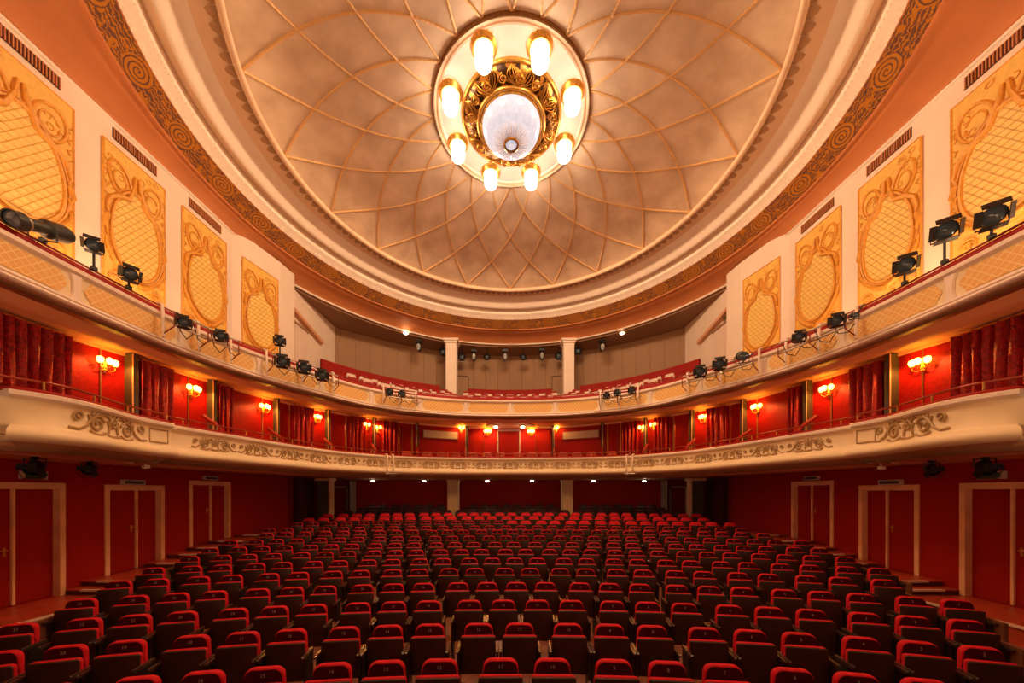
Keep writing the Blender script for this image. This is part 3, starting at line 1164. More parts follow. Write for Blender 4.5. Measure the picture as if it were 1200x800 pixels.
def gold_panel(s, y0, y1, lab):
    wf = WallFrame(s)
    hb, ht = 4.55, 7.97
    yc, hw = (y0 + y1) / 2, (y1 - y0) / 2
    t = thing('gold_panel', wf.pt(yc, hb, 0), lab, 'wall panel', 'gold relief panels on the upper walls', world=True)
    b = MB()
    b.grid([[wf.pt(y0 + (y1 - y0) * j / 6, h, .03) for h in (hb, ht)] for j in range(7)])
    b.build('backing', 'panel_gold', t)
    fr = MB()
    fr.tube([wf.pt(y0, hb, .03), wf.pt(y0, ht, .03), wf.pt(y1, ht, .03), wf.pt(y1, hb, .03)], .028, 4, closed=True)
    fr.build('edge_moulding', 'panel_relief', t)
    hc, rh, ry = 6.2, 1.02, hw * .80
    # latticed oval
    ov = oval(wf, yc, hc, ry, rh, .045, 40)
    mb = MB()
    mb.add(ov + [wf.pt(yc, hc, .045)], [(i, (i + 1) % 40, 40) for i in range(40)])
    mb.build('oval_field', 'panel_mesh', t)
    MB().tube(oval(wf, yc, hc, ry, rh, .05, 48), .035, 6, closed=True).build('oval_frame', 'panel_relief', t, smooth=60)
    MB().tube(oval(wf, yc, hc, ry * 1.13, rh * 1.06, .045, 48), .022, 5, closed=True).build('oval_border', 'panel_relief', t, smooth=60)
    # diagonal and level lines of the lattice, cut to the oval
    lat = MB()

    def inside(y, h):
        a = (h - hc) / rh
        if abs(a) >= .985:
            return False
        wy = ry * (1 - .12 * a)
        return ((y - yc) / wy) ** 2 + a * a < .96

    def seg(p, q):
        n = 40
        run = []
        for i in range(n + 1):
            y, h = p[0] + (q[0] - p[0]) * i / n, p[1] + (q[1] - p[1]) * i / n
            if inside(y, h):
                run.append((y, h))
        if len(run) > 1:
            a, b = run[0], run[-1]
            lat.tube([wf.pt(a[0], a[1], .048), wf.pt(b[0], b[1], .048)], .009, 3, caps=False)
    for i in range(-14, 15):
        h = hc + i * .135
        seg((yc - ry * 1.2, h + .05), (yc + ry * 1.2, h - .05))
    for i in range(-16, 17):
        y = yc + i * .135
        seg((y - .75, hc - rh), (y + .75, hc + rh))
    lt = lat.build('lattice', 'lattice_line', t)
    lt['kind'] = 'stuff'
    # scrolls above and below the oval
    for f in (-1, 1):
        m = MB()
        cy = yc + f * hw * .52
        m.tube([wf.pt(cy + f * .0 + hw * .34 * math.cos(a), 7.30 + .36 * math.sin(a) + .10 * math.cos(a) * f, .05) for a in [2 * PI * i / 20 for i in range(20)]], .03, 5, closed=True)
        m.tube([wf.pt(cy + hw * .2 * math.cos(a), 7.28 + .2 * math.sin(a), .045) for a in [.4 + 1.9 * PI * i / 16 for i in range(17)]], .018, 5)
        m.build('cartouche', 'panel_relief', t, smooth=60)
        m = MB()
        m.tube([wf.pt(yc + f * y, h, .055) for y, h in ((0.04, 7.62), (hw * .10, 7.35), (hw * .28, 6.98), (hw * .62, 6.86), (hw * .84, 6.72), (hw * .93, 6.45), (hw * .86, 6.32))], [.035, .05, .06, .06, .05, .035, .02], 6)
        m.tube([wf.pt(yc + f * y, h, .055) for y, h in ((hw * .90, 6.3), (hw * .97, 6.1), (hw * .90, 5.95), (hw * .86, 6.05))], [.05, .05, .04, .03], 5)
        m.build('acanthus', 'panel_relief', t, smooth=60)
        m = MB()
        m.tube([wf.pt(yc + f * y, h, .05) for y, h in ((hw * .05, 5.02), (hw * .35, 5.10), (hw * .70, 5.35), (hw * .92, 5.62), (hw * .95, 5.8))], [.06, .055, .05, .04, .025], 6)
        for q in range(2):
            m.tube([wf.pt(yc + f * (hw * .62 + r * math.cos(a)), 4.92 - q * .06 + r * math.sin(a), .045) for r, a in [(.17 - .013 * i, .5 * i) for i in range(12)]], .022, 5)
        m.build('lower_scroll', 'panel_relief', t, smooth=60)
        # sprigs between the frames and the panel edge
        m = MB()
        for q in range(9):
            h = 5.5 + q * .24 + random.uniform(-.04, .04)
            y = yc + f * hw * .93
            m.tube([wf.pt(y, h, .04), wf.pt(y - f * .05, h + .07, .05), wf.pt(y + f * .03, h + .13, .04)], .014, 4)
        for q in range(16):
            h = random.choice((random.uniform(6.9, 7.85), random.uniform(4.75, 5.4)))
            y = yc + f * hw * random.uniform(.12, .88)
            a0 = random.uniform(0, 6)
            m.tube([wf.pt(y + (.075 - .004 * i) * math.cos(a0 + .55 * i), h + (.075 - .004 * i) * math.sin(a0 + .55 * i), .036) for i in range(11)], .011, 3)
        m.build('sprigs', 'panel_relief', t, smooth=60)['kind'] = 'stuff'
    return t


for s, side in ((-1, 'left'), (1, 'right')):
    for k, (y0, y1) in enumerate(PANELS):
        gold_panel(s, y0, y1, 'gold relief panel with a latticed oval on the %s wall, %s' % (side, ORD[k]))
    wf = WallFrame(s)
    for k, (y0, y1) in enumerate(VENTS):
        t = thing('vent_grille', wf.pt((y0 + y1) / 2, 8.15, 0), 'dark slatted vent above the gold panel on the %s wall, %s' % (side, ORD[k]), 'vent', 'dark vents under the cornice', world=True)
        MB().box2(wf.pt(y0, 8.15, .004), wf.pt(y1, 8.40, .012)).build('backing', 'vent_dark', t)
        m = MB()
        n = int((y1 - y0) / .05)
        for i in range(n):
            y = y0 + (y1 - y0) * (i + .5) / n
            m.box2(wf.pt(y - .008, 8.16, .01), wf.pt(y + .008, 8.39, .035))
        m.build('slats', 'cove_red', t)['kind'] = 'stuff'

# ------------------------------------------------------------------ ceiling: dome, ribs, mouldings, ornament band, cove
RD, R0 = 6.8, 2.23


def dome_h(r):
    return HD + 1.30 * (1 - (r / RD) ** 2)


def pol(r, a, h):
    """a = 0 points to the back of the hall."""
    return Vector((r * math.sin(a), ZC + r * math.cos(a), EYE + h))


mb = MB()
mb.grid([[pol(R0 - .05 + (RD - R0 + .07) * i / 16, 2 * PI * j / 120, dome_h(R0 - .05 + (RD - R0 + .07) * i / 16)) for j in range(120)] for i in range(17)], close_v=True)
dome = struct('ceiling', mb, 'dome_plaster', smooth=60)


def ring(name, prof, m, n=180, parent=dome, smooth=40, uvn=None):
    mb = MB()
    rows, uvs = [], []
    tot = [0.0]
    for a, b in zip(prof, prof[1:]):
        tot.append(tot[-1] + math.hypot(a[0] - b[0], a[1] - b[1]))
    for j in range(n + 1):
        a = 2 * PI * j / n
        rows.append([pol(r, a, h) for r, h in prof])
        uvs.append([((uvn or 1) * j / n, t / tot[-1]) for t in tot])
    mb.grid(rows, uvs=uvs)
    return mb.build(name, m, parent, smooth=smooth)


def torus(name, r, h, rad, m, n=160, k=8, parent=dome):
    mb = MB()
    mb.tube([pol(r, 2 * PI * j / n, h) for j in range(n)], rad, k, closed=True)
    return mb.build(name, m, parent, smooth=60)


# spiral ribs, twenty each way
for d in (1, -1):
    for k in range(20):
        a0 = 2 * PI * k / 20
        pts = []
        for i in range(81):
            f = i / 80
            r = RD - .03 - (RD - R0 - .03) * f
            a = a0 + d * R(36) * f ** 1.12
            pts.append(pol(r, a, dome_h(r) - .012))
        MB().tube(pts, [.026 + .010 * (i % 2) for i in range(81)], 5).build('rib', 'rib_gold', dome)
torus('dome_rim', RD, HD - .04, .085, 'ceiling_plaster')
# leaf teeth on the outside of the rim
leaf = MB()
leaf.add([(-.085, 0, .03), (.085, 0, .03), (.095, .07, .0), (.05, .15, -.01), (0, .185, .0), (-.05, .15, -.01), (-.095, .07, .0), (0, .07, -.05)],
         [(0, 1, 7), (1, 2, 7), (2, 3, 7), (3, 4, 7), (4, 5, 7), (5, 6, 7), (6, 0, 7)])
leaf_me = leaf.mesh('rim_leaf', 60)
leaf_me.materials.append(MATS['leaf_shade'])  # brown puts the leaf shadows into the colour
NLEAF = 160
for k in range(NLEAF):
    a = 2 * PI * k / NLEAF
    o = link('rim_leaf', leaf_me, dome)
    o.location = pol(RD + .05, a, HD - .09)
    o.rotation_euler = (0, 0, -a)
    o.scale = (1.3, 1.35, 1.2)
ring('flat_band', [(RD + .02, HD + .0), (7.1, HD + .0), (7.38, HD - .02)], 'ceiling_plaster')
ring('lit_cove', [(7.38, HD - .02), (7.5, HD - .07), (7.62, HD - .16), (7.72, HD - .28), (7.80, HD - .36), (7.86, HD - .40), (7.90, HD - .40), (7.92, HD - .36), (7.92, HD - .28)], 'white_plaster')
ring('recess', [(7.92, HD - .28), (8.12, HD - .28), (8.14, HD - .30)], 'ceiling_plaster')
ring('bead_moulding', [(8.14, HD - .30), (8.14, HD - .50), (8.18, HD - .56), (8.26, HD - .60), (8.33, HD - .67), (8.38, HD - .72)], 'white_plaster')
bd = MB()
NB_ = 420
for k in range(NB_):
    a = 2 * PI * (k + .5) / NB_
    c = pol(8.17, a, HD - .53)
    r_ = .038
    bd.add([c + Vector(p) * r_ for p in ((1, 0, 0), (-1, 0, 0), (0, 1, 0), (0, -1, 0), (0, 0, 1), (0, 0, -1))], [(0, 2, 4), (2, 1, 4), (1, 3, 4), (3, 0, 4), (2, 0, 5), (1, 2, 5), (3, 1, 5), (0, 3, 5)])
bd.build('bead_row', 'white_plaster', dome, smooth=80)['kind'] = 'stuff'
bd = MB()
for k in range(NB_):
    a = 2 * PI * (k) / NB_
    p = pol(8.30, a, HD - .645)
    q = pol(8.37, a, HD - .715)
    bd.tube([p, q], .034, 4)
bd.build('dentil_row', 'white_plaster', dome)['kind'] = 'stuff'
ring('ornament_band', [(8.38, HD - .72), (8.5, HD - .80), (8.66, HD - .92), (8.82, HD - 1.04)], 'ornament_band', uvn=38)
torus('band_moulding', 8.83, HD - 1.05, .035, 'cove_red')


def r_out(a):
    s_, c_ = abs(math.sin(a)), math.cos(a)
    r = 9.75 if c_ > -.05 else 40
    if s_ > 1e-6:
        r = min(r, 9.21 / s_)
    if c_ < -1e-6:
        r = min(r, 11.2 / -c_)
    return r


mb = MB()
rows = []
NA = 240
edge = []
for j in range(NA + 1):
    a = 2 * PI * j / NA
    ro = r_out(a)
    row = []
    for t, hh in ((0, 8.95), (.12, 8.92), (.16, 8.88), (.3, 8.86), (.5, 8.82), (.7, 8.74), (.85, 8.64), (.9, 8.60), (.92, 8.56), (1.0, 8.55)):
        row.append(pol(8.84 + (ro - 8.84) * t, a, hh))
    rows.append(row)
    edge.append((a, ro))
mb.grid(rows)
mb.build('cove', 'cove_red', dome, smooth=50)
# pale edge moulding along the walls and over the gallery opening
e = MB()
pts = [pol(ro, a, 8.545) for a, ro in edge if math.cos(a) > -.96]
mid = len(pts) // 2
order = [p for p in pts]
# start the run behind the camera side so that the tube does not cross the front
k0 = max(range(len(order)), key=lambda i: (order[i] - order[i - 1]).length)
order = order[k0:] + order[:k0]
e.tube(order, .055, 6)
e.build('cornice_edge', 'white_plaster', dome, smooth=60)
mb = MB()
rows = []
for j in range(91):
    a = R(-72) + R(144) * j / 90
    rows.append([pol(9.74, a, 8.52), pol(9.86, a, 8.50), pol(9.86, a, 8.42), pol(12.5, a, 8.42)])
mb.grid(rows)
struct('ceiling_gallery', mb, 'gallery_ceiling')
# roof above everything, so that no light leaks
struct('ceiling_roof', MB().box2((-12, -2, EYE + 11.6), (12, 23.5, EYE + 11.8)), 'stage_dark')
# back of the gallery
gal = spline([(9.02, 17.6), (8.67, 18.0), (7.5, 18.9), (6.0, 19.9), (3.2, 21.0), (0, 21.5)])
GAL = Path(mirror([tuple(p) for p in gal]))
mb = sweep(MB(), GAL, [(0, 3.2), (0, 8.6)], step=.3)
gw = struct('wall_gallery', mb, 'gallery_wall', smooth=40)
# upright joints in the gallery wall
for k in range(27):
    d = GAL.len * (k + .5) / 27
    MB().tube([GAL.pt(d, .01, 5), GAL.pt(d, .01, 8.42)], .02, 4).build('batten', 'gallery_wall', gw)
# small doors in the gallery wall behind the columns
for s in (-1, 1):
    dn += 1
    da = GAL.hit(556 - 15 if s < 0 else 655)
    t = thing('door_%d' % dn, GAL.pt(da, 0, 5.4), None, None, kind='structure', world=True)
    sweep(MB(), GAL, [(.02, 5.0), (.02, 7.0), (0, 7.0)], da - .4, da + .4, .3).build('leaf', 'gallery_wall', t)
    for o in (-.42, .42):
        MB().tube([GAL.pt(da + o, .03, 5.0), GAL.pt(da + o, .03, 7.05)], .03, 4).build('jamb', 'gallery_ceiling', t)
    MB().tube([GAL.pt(da - .42, .03, 7.05), GAL.pt(da + .42, .03, 7.05)], .03, 4).build('head', 'gallery_ceiling', t)
# sloping soffit beams at both ends of the gallery and the pale side door
for s in (-1, 1):
    mb = MB()
    mb.grid([[(s * 9.0, 14.0, EYE + 7.55), (s * 9.0, 16.3, EYE + 7.1)], [(s * 8.8, 14.0, EYE + 7.55), (s * 8.8, 16.3, EYE + 7.1)], [(s * 8.8, 14.0, EYE + 7.40), (s * 8.8, 16.3, EYE + 6.95)], [(s * 9.0, 14.0, EYE + 7.40), (s * 9.0, 16.3, EYE + 6.95)]], close_u=True)
    o = mb.build('trim_%d' % trim_n, 'soffit_salmon')
    o['kind'] = 'structure'
    trim_n += 1
    dn += 1
    t = thing('door_%d' % dn, (s * 8.97, 14.9, EYE + 5.2), None, None, kind='structure', world=True)
    MB().box2((s * 8.99, 14.35, EYE + 4.8), (s * 8.94, 15.2, EYE + 7.0)).build('leaf', 'white_rim', t)
    MB().box2((s * 9.0, 14.25, EYE + 7.0), (s * 8.90, 15.3, EYE + 7.08)).build('head', 'gallery_wall', t)

# raked gallery floor
mb = MB()
rows = []
for j in range(81):
    t = j / 80
    p = UP._pos(UP.len * t)
    a = R(-80) + R(160) * t
    q = (max(-9.0, min(9.0, 10.1 * math.sin(a))), 10.3 + 10.1 * math.cos(a))
    row = []
    for k in range(7):
        f = k / 6
        row.append((p.x + (q[0] - p.x) * f, p.y + (q[1] - p.y) * f, EYE + 3.15 + 1.7 * max(0, f - .15) * max(0, math.cos(a)) ** .7))
    rows.append(row)
mb.grid(rows)
struct('floor_gallery', mb, 'floor_carpet')
for s in (-1, 1):
    x = s * 3.28
    square_column('column', x, 19.5, EYE + 4.7, EYE + 8.50, .58, 'white_plaster', cap=.13, caph=.22, flutes=3, base=.4)

# curved red parapet behind the last gallery row
PAR = (('left', -59, -23.5), ('middle', -14.2, 14.2), ('right', 23.5, 59))
for nm, a0, a1 in PAR:
    t0 = pol(9.9, R((a0 + a1) / 2), 4.9)
    t = thing('gallery_parapet', t0, 'dark red padded wall behind the gallery seats, %s stretch' % nm, 'parapet', 'red parapets of the gallery', world=True)
    mb = MB()
    rows = []
    n = 24
    ht = 5.86
    for j in range(n + 1):
        a = R(a0 + (a1 - a0) * j / n)
        rows.append([pol(9.78, a, 4.6), pol(9.78, a, ht), pol(9.9, a, ht), pol(9.9, a, 4.6)])
    mb.grid(rows)
    mb.build('panel', 'rail_red', t)
    MB().tube([pol(9.84, R(a0 + (a1 - a0) * j / n), ht + .02) for j in range(n + 1)], .05, 6).build('cap', 'rail_red', t, smooth=60)

# gallery seats: pale shells with red tops
gs = thing('gallery_chair', (0, 0, 0), 'x', 'seat', 'pale and red seats in the upper gallery')
ol = [(-.2, .38), (.2, .38), (.22, .70), (.17, .80), (-.17, .80), (-.22, .70)]
MB().pad(ol, .0, .08, .025).build('backrest', 'gallery_shell', gs, smooth=50)
MB().pad([(-.19, .78), (.19, .78), (.17, .87), (-.17, .87)], -.01, .09, .02).build('head_roll', 'rail_red', gs, smooth=50)
MB().pad([(-.21, .30), (.21, .30), (.21, .62), (-.21, .62)], -.12, -.03, .03).build('seat_cushion', 'rail_red', gs, smooth=50)
MB().box((0, .02, .16), (.08, .12, .32)).build('pedestal', 'standard_black', gs)
first = True
ROWN = ('front', 'middle', 'back')
NTH = ['first', 'second', 'third', 'fourth', 'fifth', 'sixth', 'seventh', 'eighth', 'ninth', 'tenth', 'eleventh', 'twelfth', 'thirteenth', 'fourteenth', 'fifteenth', 'sixteenth', 'seventeenth', 'eighteenth']
for rk, (r, hf) in enumerate(((6.35, 3.72), (7.55, 4.14), (8.75, 4.58))):
    for nm, a0, a1 in (('left', -56, -21.5), ('middle', -17.5, 17.5), ('right', 21.5, 56)):
        n = int(R(a1 - a0) * r / .58)
        for i in range(n):
            a = R(a0 + (a1 - a0) * (i + .5) / n)
            p = pol(r, a, hf - .12 * (1 - math.cos(a)) * 2)
            o = gs if first else dup(gs)
            first = False
            o.location = p
            o.rotation_euler = (0, 0, -a)
            o['label'] = 'pale seat, %s row of the %s gallery block, %s from its left end' % (ROWN[rk], nm, NTH[i])

# ------------------------------------------------------------------ chandelier
ch = thing('chandelier', (0, ZC, EYE + 11.15), 'large gilt chandelier with a glass bowl and eight glowing lamps in the dome', 'chandelier', world=True)
DH = 11.12
C0 = (0, ZC, EYE)
MB().lathe([(1.3, DH), (2.08, DH), (2.10, DH - .03), (2.12, DH)], 72, C0).build('disc', 'disc_white', ch, smooth=40)
MB().lathe([(2.10, DH), (2.12, DH - .05), (2.15, DH - .05), (2.17, DH - .02), (2.20, DH - .02), (2.22, DH - .07), (2.26, DH - .07), (2.28, DH + .05)], 96, C0).build('outer_ring', 'ceiling_plaster', ch, smooth=40)
MB().lathe([(2.285, DH - .06), (2.30, DH - .03), (2.30, DH + .1)], 96, C0).build('dark_edge', 'gold_dark', ch, smooth=40)
# gilt openwork body between two rings
MB().lathe([(1.40, DH + .02), (1.36, DH - .06), (1.22, DH - .13), (1.08, DH - .18), (.96, DH - .20)], 72, C0).build('filigree_ground', 'filigree_ground', ch, smooth=60)
for nm, r, h, rad in (('outer_hoop', 1.43, DH - .02, .055), ('inner_hoop', .97, DH - .21, .06), ('bowl_hoop', .88, DH - .24, .03)):
    m = MB()
    m.tube([(r * math.sin(2 * PI * j / 72), ZC + r * math.cos(2 * PI * j / 72), EYE + h) for j in range(72)], rad, 8, closed=True)
    m.build(nm, 'gold_leaf', ch, smooth=60)


def body_h(r):
    return DH - .09 - .16 * (1.42 - r) / .46


for k in range(16):
    a0 = 2 * PI * k / 16
    m = MB()
    for q in range(6):
        pts = []
        for i in range(9):
            t = i / 8
            r = 1.40 - .40 * t
            a = a0 + (q - 2.5) * .045 * math.sin(PI * t) * (1.6) + .18 * t * (1 if k % 2 else -1)
            pts.append((r * math.sin(a), ZC + r * math.cos(a), EYE + body_h(r) - .03 * math.sin(PI * t)))
        m.tube(pts, .012, 4)
    pts = []
    for i in range(16):
        t = i / 15
        rr = .13 * (1 - .8 * t)
        a = 2 * PI * 1.7 * t
        r = 1.2 + rr * math.cos(a)
        aa = a0 + PI / 16 + rr * math.sin(a) / 1.2
        pts.append((r * math.sin(aa), ZC + r * math.cos(aa), EYE + body_h(1.2) - .05))
    m.tube(pts, .018, 4)
    m.build('filigree_scroll', 'gold_scroll', ch, smooth=60)
# glass bowl with cut rays and a finial ring
bowl = []
for i in range(13):
    a = PI / 2 * i / 12
    bowl.append((.20 + .66 * math.cos(a), DH - .26 - .50 * math.sin(a)))
MB().lathe(bowl, 48, C0).build('bowl', 'bowl_glass', ch, smooth=60)
m = MB()
for k in range(36):
    a = 2 * PI * k / 36
    pts = []
    for i in range(8, 13):
        r, h = bowl[i]
        pts.append(((r + .008) * math.sin(a), ZC + (r + .008) * math.cos(a), EYE + h - .008))
    m.tube(pts, [.004, .010, .013, .014, .012], 4)
m.build('cut_rays', 'bowl_crystal', ch)['kind'] = 'stuff'
MB().lathe([(.20, DH - .75), (.235, DH - .78), (.235, DH - .82), (.20, DH - .84), (.17, DH - .82), (.17, DH - .78)], 24, C0).build('finial_ring', 'gold_dark', ch, smooth=60)
MB().lathe([(.0, DH - .87), (.09, DH - .85), (.16, DH - .79), (.17, DH - .76)], 20, C0).build('finial_glass', 'bowl_glass', ch, smooth=60)
for k in range(8):
    a = R(22.5 + 45 * k)
    x, y = 1.83 * math.sin(a), ZC + 1.83 * math.cos(a)
    c = (x, y, EYE)
    cup = MB().lathe([(.33, DH - .02), (.335, DH - .06), (.30, DH - .10), (.27, DH - .16), (.24, DH - .16), (.22, DH - .04)], 24, c).build('lamp_cup', 'gold_leaf', ch, smooth=40)
    sl = bpy.data.lights.new('lamp_downlight', 'SPOT')
    sl.energy = 66
    sl.color = (1.0, 0.62, 0.34)
    sl.spot_size = R(180)
    sl.spot_blend = .06
    sl.shadow_soft_size = .16
    so = bpy.data.objects.new('lamp_downlight', sl)
    COL.objects.link(so)
    so.location = (x, y, EYE + DH - .66)
    MB().lathe([(.205, DH - .06), (.215, DH - .2), (.215, DH - .44), (.19, DH - .52), (.12, DH - .575), (0, DH - .59)], 20, c).build('lamp_glass', 'lamp_glass', cup, smooth=60)

# ------------------------------------------------------------------ stage lamps
def xf(mb, M):
    mb.v = [tuple(M @ Vector(p)) for p in mb.v]
    return mb


def aim_matrix(loc, target):
    d = (Vector(target) - Vector(loc)).normalized()
    q = d.to_track_quat('-Y', 'Z')
    return Matrix.Translation(loc) @ q.to_matrix().to_4x4()


def stage_lamp(loc, target, size, label, kind='fresnel', foot=None, hang=None, group=None, reach=None, m='lamp_black', lens='lens_glass'):
    """A theatre lamp; its front looks along -Y before it is aimed at target."""
    loc = Vector(loc)
    M = aim_matrix(loc, target)
    t = thing('stage_spotlight' if kind != 'moving' else 'moving_light', loc, label, 'stage lamp', group, world=True)
    k = size
    if kind == 'fresnel':
        b = MB().lathe([(0, .16 * k), (.10 * k, .16 * k), (.14 * k, .10 * k), (.15 * k, -.10 * k), (.165 * k, -.12 * k), (.165 * k, -.16 * k), (.14 * k, -.16 * k)], 16, axis='Y')
        b.box((0, .02 * k, .15 * k), (.10 * k, .2 * k, .06 * k))
        for q in range(4):
            b.box((0, .13 * k - .07 * k * q, -.15 * k), (.16 * k, .02 * k, .05 * k))
        xf(b, M).build('housing', m, t, smooth=35)
        xf(MB().lathe([(.14 * k, -.15 * k), (.10 * k, -.175 * k), (0, -.19 * k)], 16, axis='Y'), M).build('lens', lens, t, smooth=60)
        for q in range(4):
            d = MB().box((0, -.225 * k, .19 * k), (.33 * k if q % 2 == 0 else .27 * k, .010, .15 * k), rx=R(-58))
            Mq = M @ Matrix.Rotation(q * PI / 2, 4, 'Y')
            xf(d, Mq).build('barn_door', m, t)
    elif kind == 'profile':
        b = MB().lathe([(0, .42 * k), (.12 * k, .42 * k), (.145 * k, .34 * k), (.145 * k, .06 * k), (.10 * k, .02 * k), (.095 * k, -.28 * k), (.13 * k, -.30 * k), (.13 * k, -.48 * k), (.11 * k, -.48 * k)], 14, axis='Y')
        xf(b, M).build('housing', m, t, smooth=35)
        xf(MB().lathe([(.11 * k, -.45 * k), (.06 * k, -.46 * k), (0, -.47 * k)], 14, axis='Y'), M).build('lens', lens, t, smooth=60)
        xf(MB().lathe([(.133 * k, -.31 * k), (.137 * k, -.31 * k), (.137 * k, -.34 * k), (.133 * k, -.34 * k)], 14, axis='Y'), M).build('collar', 'steel', t, smooth=35)
    else:
        M = M @ Matrix.Diagonal((.9, 1, 1.6, 1))
        b = MB().lathe([(0, .22 * k), (.10 * k, .20 * k), (.15 * k, .08 * k), (.14 * k, -.10 * k), (.12 * k, -.17 * k)], 14, axis='Y')
        xf(b, M).build('head', m, t, smooth=50)
        xf(MB().lathe([(.12 * k, -.165 * k), (.08 * k, -.19 * k), (0, -.20 * k)], 14, axis='Y'), M).build('lens', lens, t, smooth=60)
    # yoke
    yl = (.21 if kind != 'moving' else .29) * k
    side = M.to_3x3() @ Vector((1, 0, 0))
    side.z = 0
    side.normalize()
    up = Vector((0, 0, 1))
    sg = 1 if hang is not None else -1
    yk = MB()
    rr = .19 * k
    yk.tube([loc + side * rr, loc + side * rr + up * sg * yl, loc - side * rr + up * sg * yl, loc - side * rr], .014 * max(1, k * .9), 5)
    yk.build('yoke', m, t)
    base = loc + up * sg * yl
    if kind == 'moving':
        MB().box(base + up * sg * .07 * k, (.34 * k, .26 * k, .14 * k)).build('base', m, t)
    if reach is not None:
        MB().tube([base, reach], .016, 6).build('clamp_arm', m, t)
    end = foot if foot is not None else hang
    if end is not None:
        e = Vector((base.x, base.y, end))
        if abs(e.z - base.z) > .02:
            MB().tube([base, e], .020, 6).build('stem', m, t)
        MB().box(e, (.07, .07, .07)).build('clamp', m, t)
    return t


STAGE = (0, -2.5, 1.4)


def on_up(px, py, off=-.1):
    d = UP.hit(px)
    p, tg, n = UP.at(d)
    q = p + n * off
    h = (YH - py) / F * q.y
    x = CX + (px - X0) / F * q.y
    return Vector((x, q.y, EYE + h))


RAILH = EYE + 4.13
G1 = 'stage lamps along the upper balcony rail'
p = on_up(50, 267)
stage_lamp(p, (p.x + .22, p.y - 1, p.z - .42), 1.0, 'long dark profile spotlight lying above the left upper balcony rail', 'profile', foot=RAILH, group=G1, m='lamp_grey')
for px, py, sz, lab, tg in (
        (110, 287, .62, 'square-shuttered black lamp on a tall stem on the left upper balcony rail', STAGE),
        (151, 320, .72, 'black round lamp with open shutters, beside the left truss on the upper rail', (3, 0, 1)),
        (328, 399, .72, 'small black lamp on a thin stem before the last left gold panel', STAGE),
        (1060, 310, .80, 'black shuttered lamp tilted low on the right upper rail', STAGE),
        (1107, 270, .86, 'black shuttered lamp on a tall stem on the right upper rail', STAGE),
        (1162, 253, .86, 'black shuttered lamp nearest the stage on the right upper rail', STAGE)):
    stage_lamp(on_up(px, py), tg, sz, lab, 'fresnel', foot=RAILH, group=G1)

# truss rails hooked before the upper balcony front, with their lamps
def truss(pxa, pxb, label, lamps):
    da, db = sorted((UP.hit(pxa), UP.hit(pxb)))
    t = thing('lighting_rail', UP.pt((da + db) / 2, .3, 3.5), label, 'lighting rail', 'pipe rails hooked before the upper balcony', world=True)
    for h in (3.93, 3.66):
        MB().tube([UP.pt(da + (db - da) * i / 8, .36, h) for i in range(9)], .022, 6).build('pipe', 'steel', t, smooth=60)
    for k in range(3):
        d = da + (db - da) * (k / 2)
        MB().tube([UP.pt(d, .02, 4.12), UP.pt(d, .12, 4.10), UP.pt(d, .15, 3.38)], .03, 6).build('hook', 'white_rim', t, smooth=60)
        MB().tube([UP.pt(d, .15, 3.45), UP.pt(d, .40, 3.60), UP.pt(d, .40, 3.90)], .014, 6).build('bracket', 'hand_rail', t, smooth=60)
    c = MB()
    for k in range(4):
        d = da + (db - da) * (k + .2) / 4
        c.tube([UP.pt(d, .36, 3.9), UP.pt(d + .12, .34, 3.58), UP.pt(d + .3, .3, 3.48 + .05 * (k % 2)), UP.pt(d + .45, .3, 3.66)], .011, 5)
    c.build('cable', 'lamp_black', t, smooth=60)
    for px, py, sz, lab, kind in lamps:
        off = .42 + (.24 if kind == 'fresnel' else .5) * sz
        d0_ = UP.hit(px)
        d = min((d0_ + .02 * i for i in range(-120, 121)), key=lambda e: abs(X0 + (UP.pt(e, off, 0).x - CX) * F / UP.pt(e, off, 0).y - px))
        q = UP.pt(d, off, 0)
        q.z = EYE + (YH - py) / F * q.y
        stage_lamp(q, STAGE, sz, lab, kind, reach=UP.pt(d, .404, 3.93), group=G1, m='lamp_grey' if kind == 'profile' else 'lamp_black')


truss(184, 266, 'pipe lighting rail hooked on the left upper balcony, nearest the stage', [(216, 377, .62, 'black lamp on the left near truss, first of its pair', 'fresnel'), (259, 393, .62, 'black lamp on the left near truss, second of its pair', 'fresnel')])
truss(309, 388, 'pipe lighting rail hooked on the left upper balcony, second from the stage', [(331, 423, .85, 'boxy black lamp on the second left truss, first of three', 'fresnel'), (357, 430, .85, 'round black lamp on the second left truss, middle of three', 'fresnel'), (378, 439, .85, 'round black lamp on the second left truss, last of three', 'fresnel')])
truss(448, 487, 'short pipe lighting rail left of the middle of the upper balcony', [(456, 459, .62, 'small black lamp on the short left truss, outer one', 'fresnel'), (471, 461, .62, 'small black lamp on the short left truss, inner one', 'fresnel')])
truss(704, 749, 'short pipe lighting rail right of the middle of the upper balcony', [(711, 463, .58, 'small black lamp on the short right truss, innermost', 'fresnel'), (723, 460, .58, 'small black lamp on the short right truss, middle one', 'fresnel'), (740, 457, .62, 'small black lamp on the short right truss, outermost', 'fresnel')])
truss(808, 893, 'pipe lighting rail hooked on the right upper balcony, second from the stage', [(820, 435, .85, 'black lamp on the second right truss, innermost', 'fresnel'), (843, 426, .85, 'round black lamp on the second right truss, middle one', 'fresnel'), (869, 417, .9, 'long black lamp on the second right truss, outermost', 'profile')])
truss(925, 1010, 'pipe lighting rail hooked on the right upper balcony, nearest the stage', [(936, 394, .64, 'black lamp on the right near truss, innermost', 'fresnel'), (980, 375, .66, 'black lamp on the right near truss, middle one', 'fresnel'), (1001, 369, .40, 'grey-green lamp on the right near truss, outermost', 'profile')])

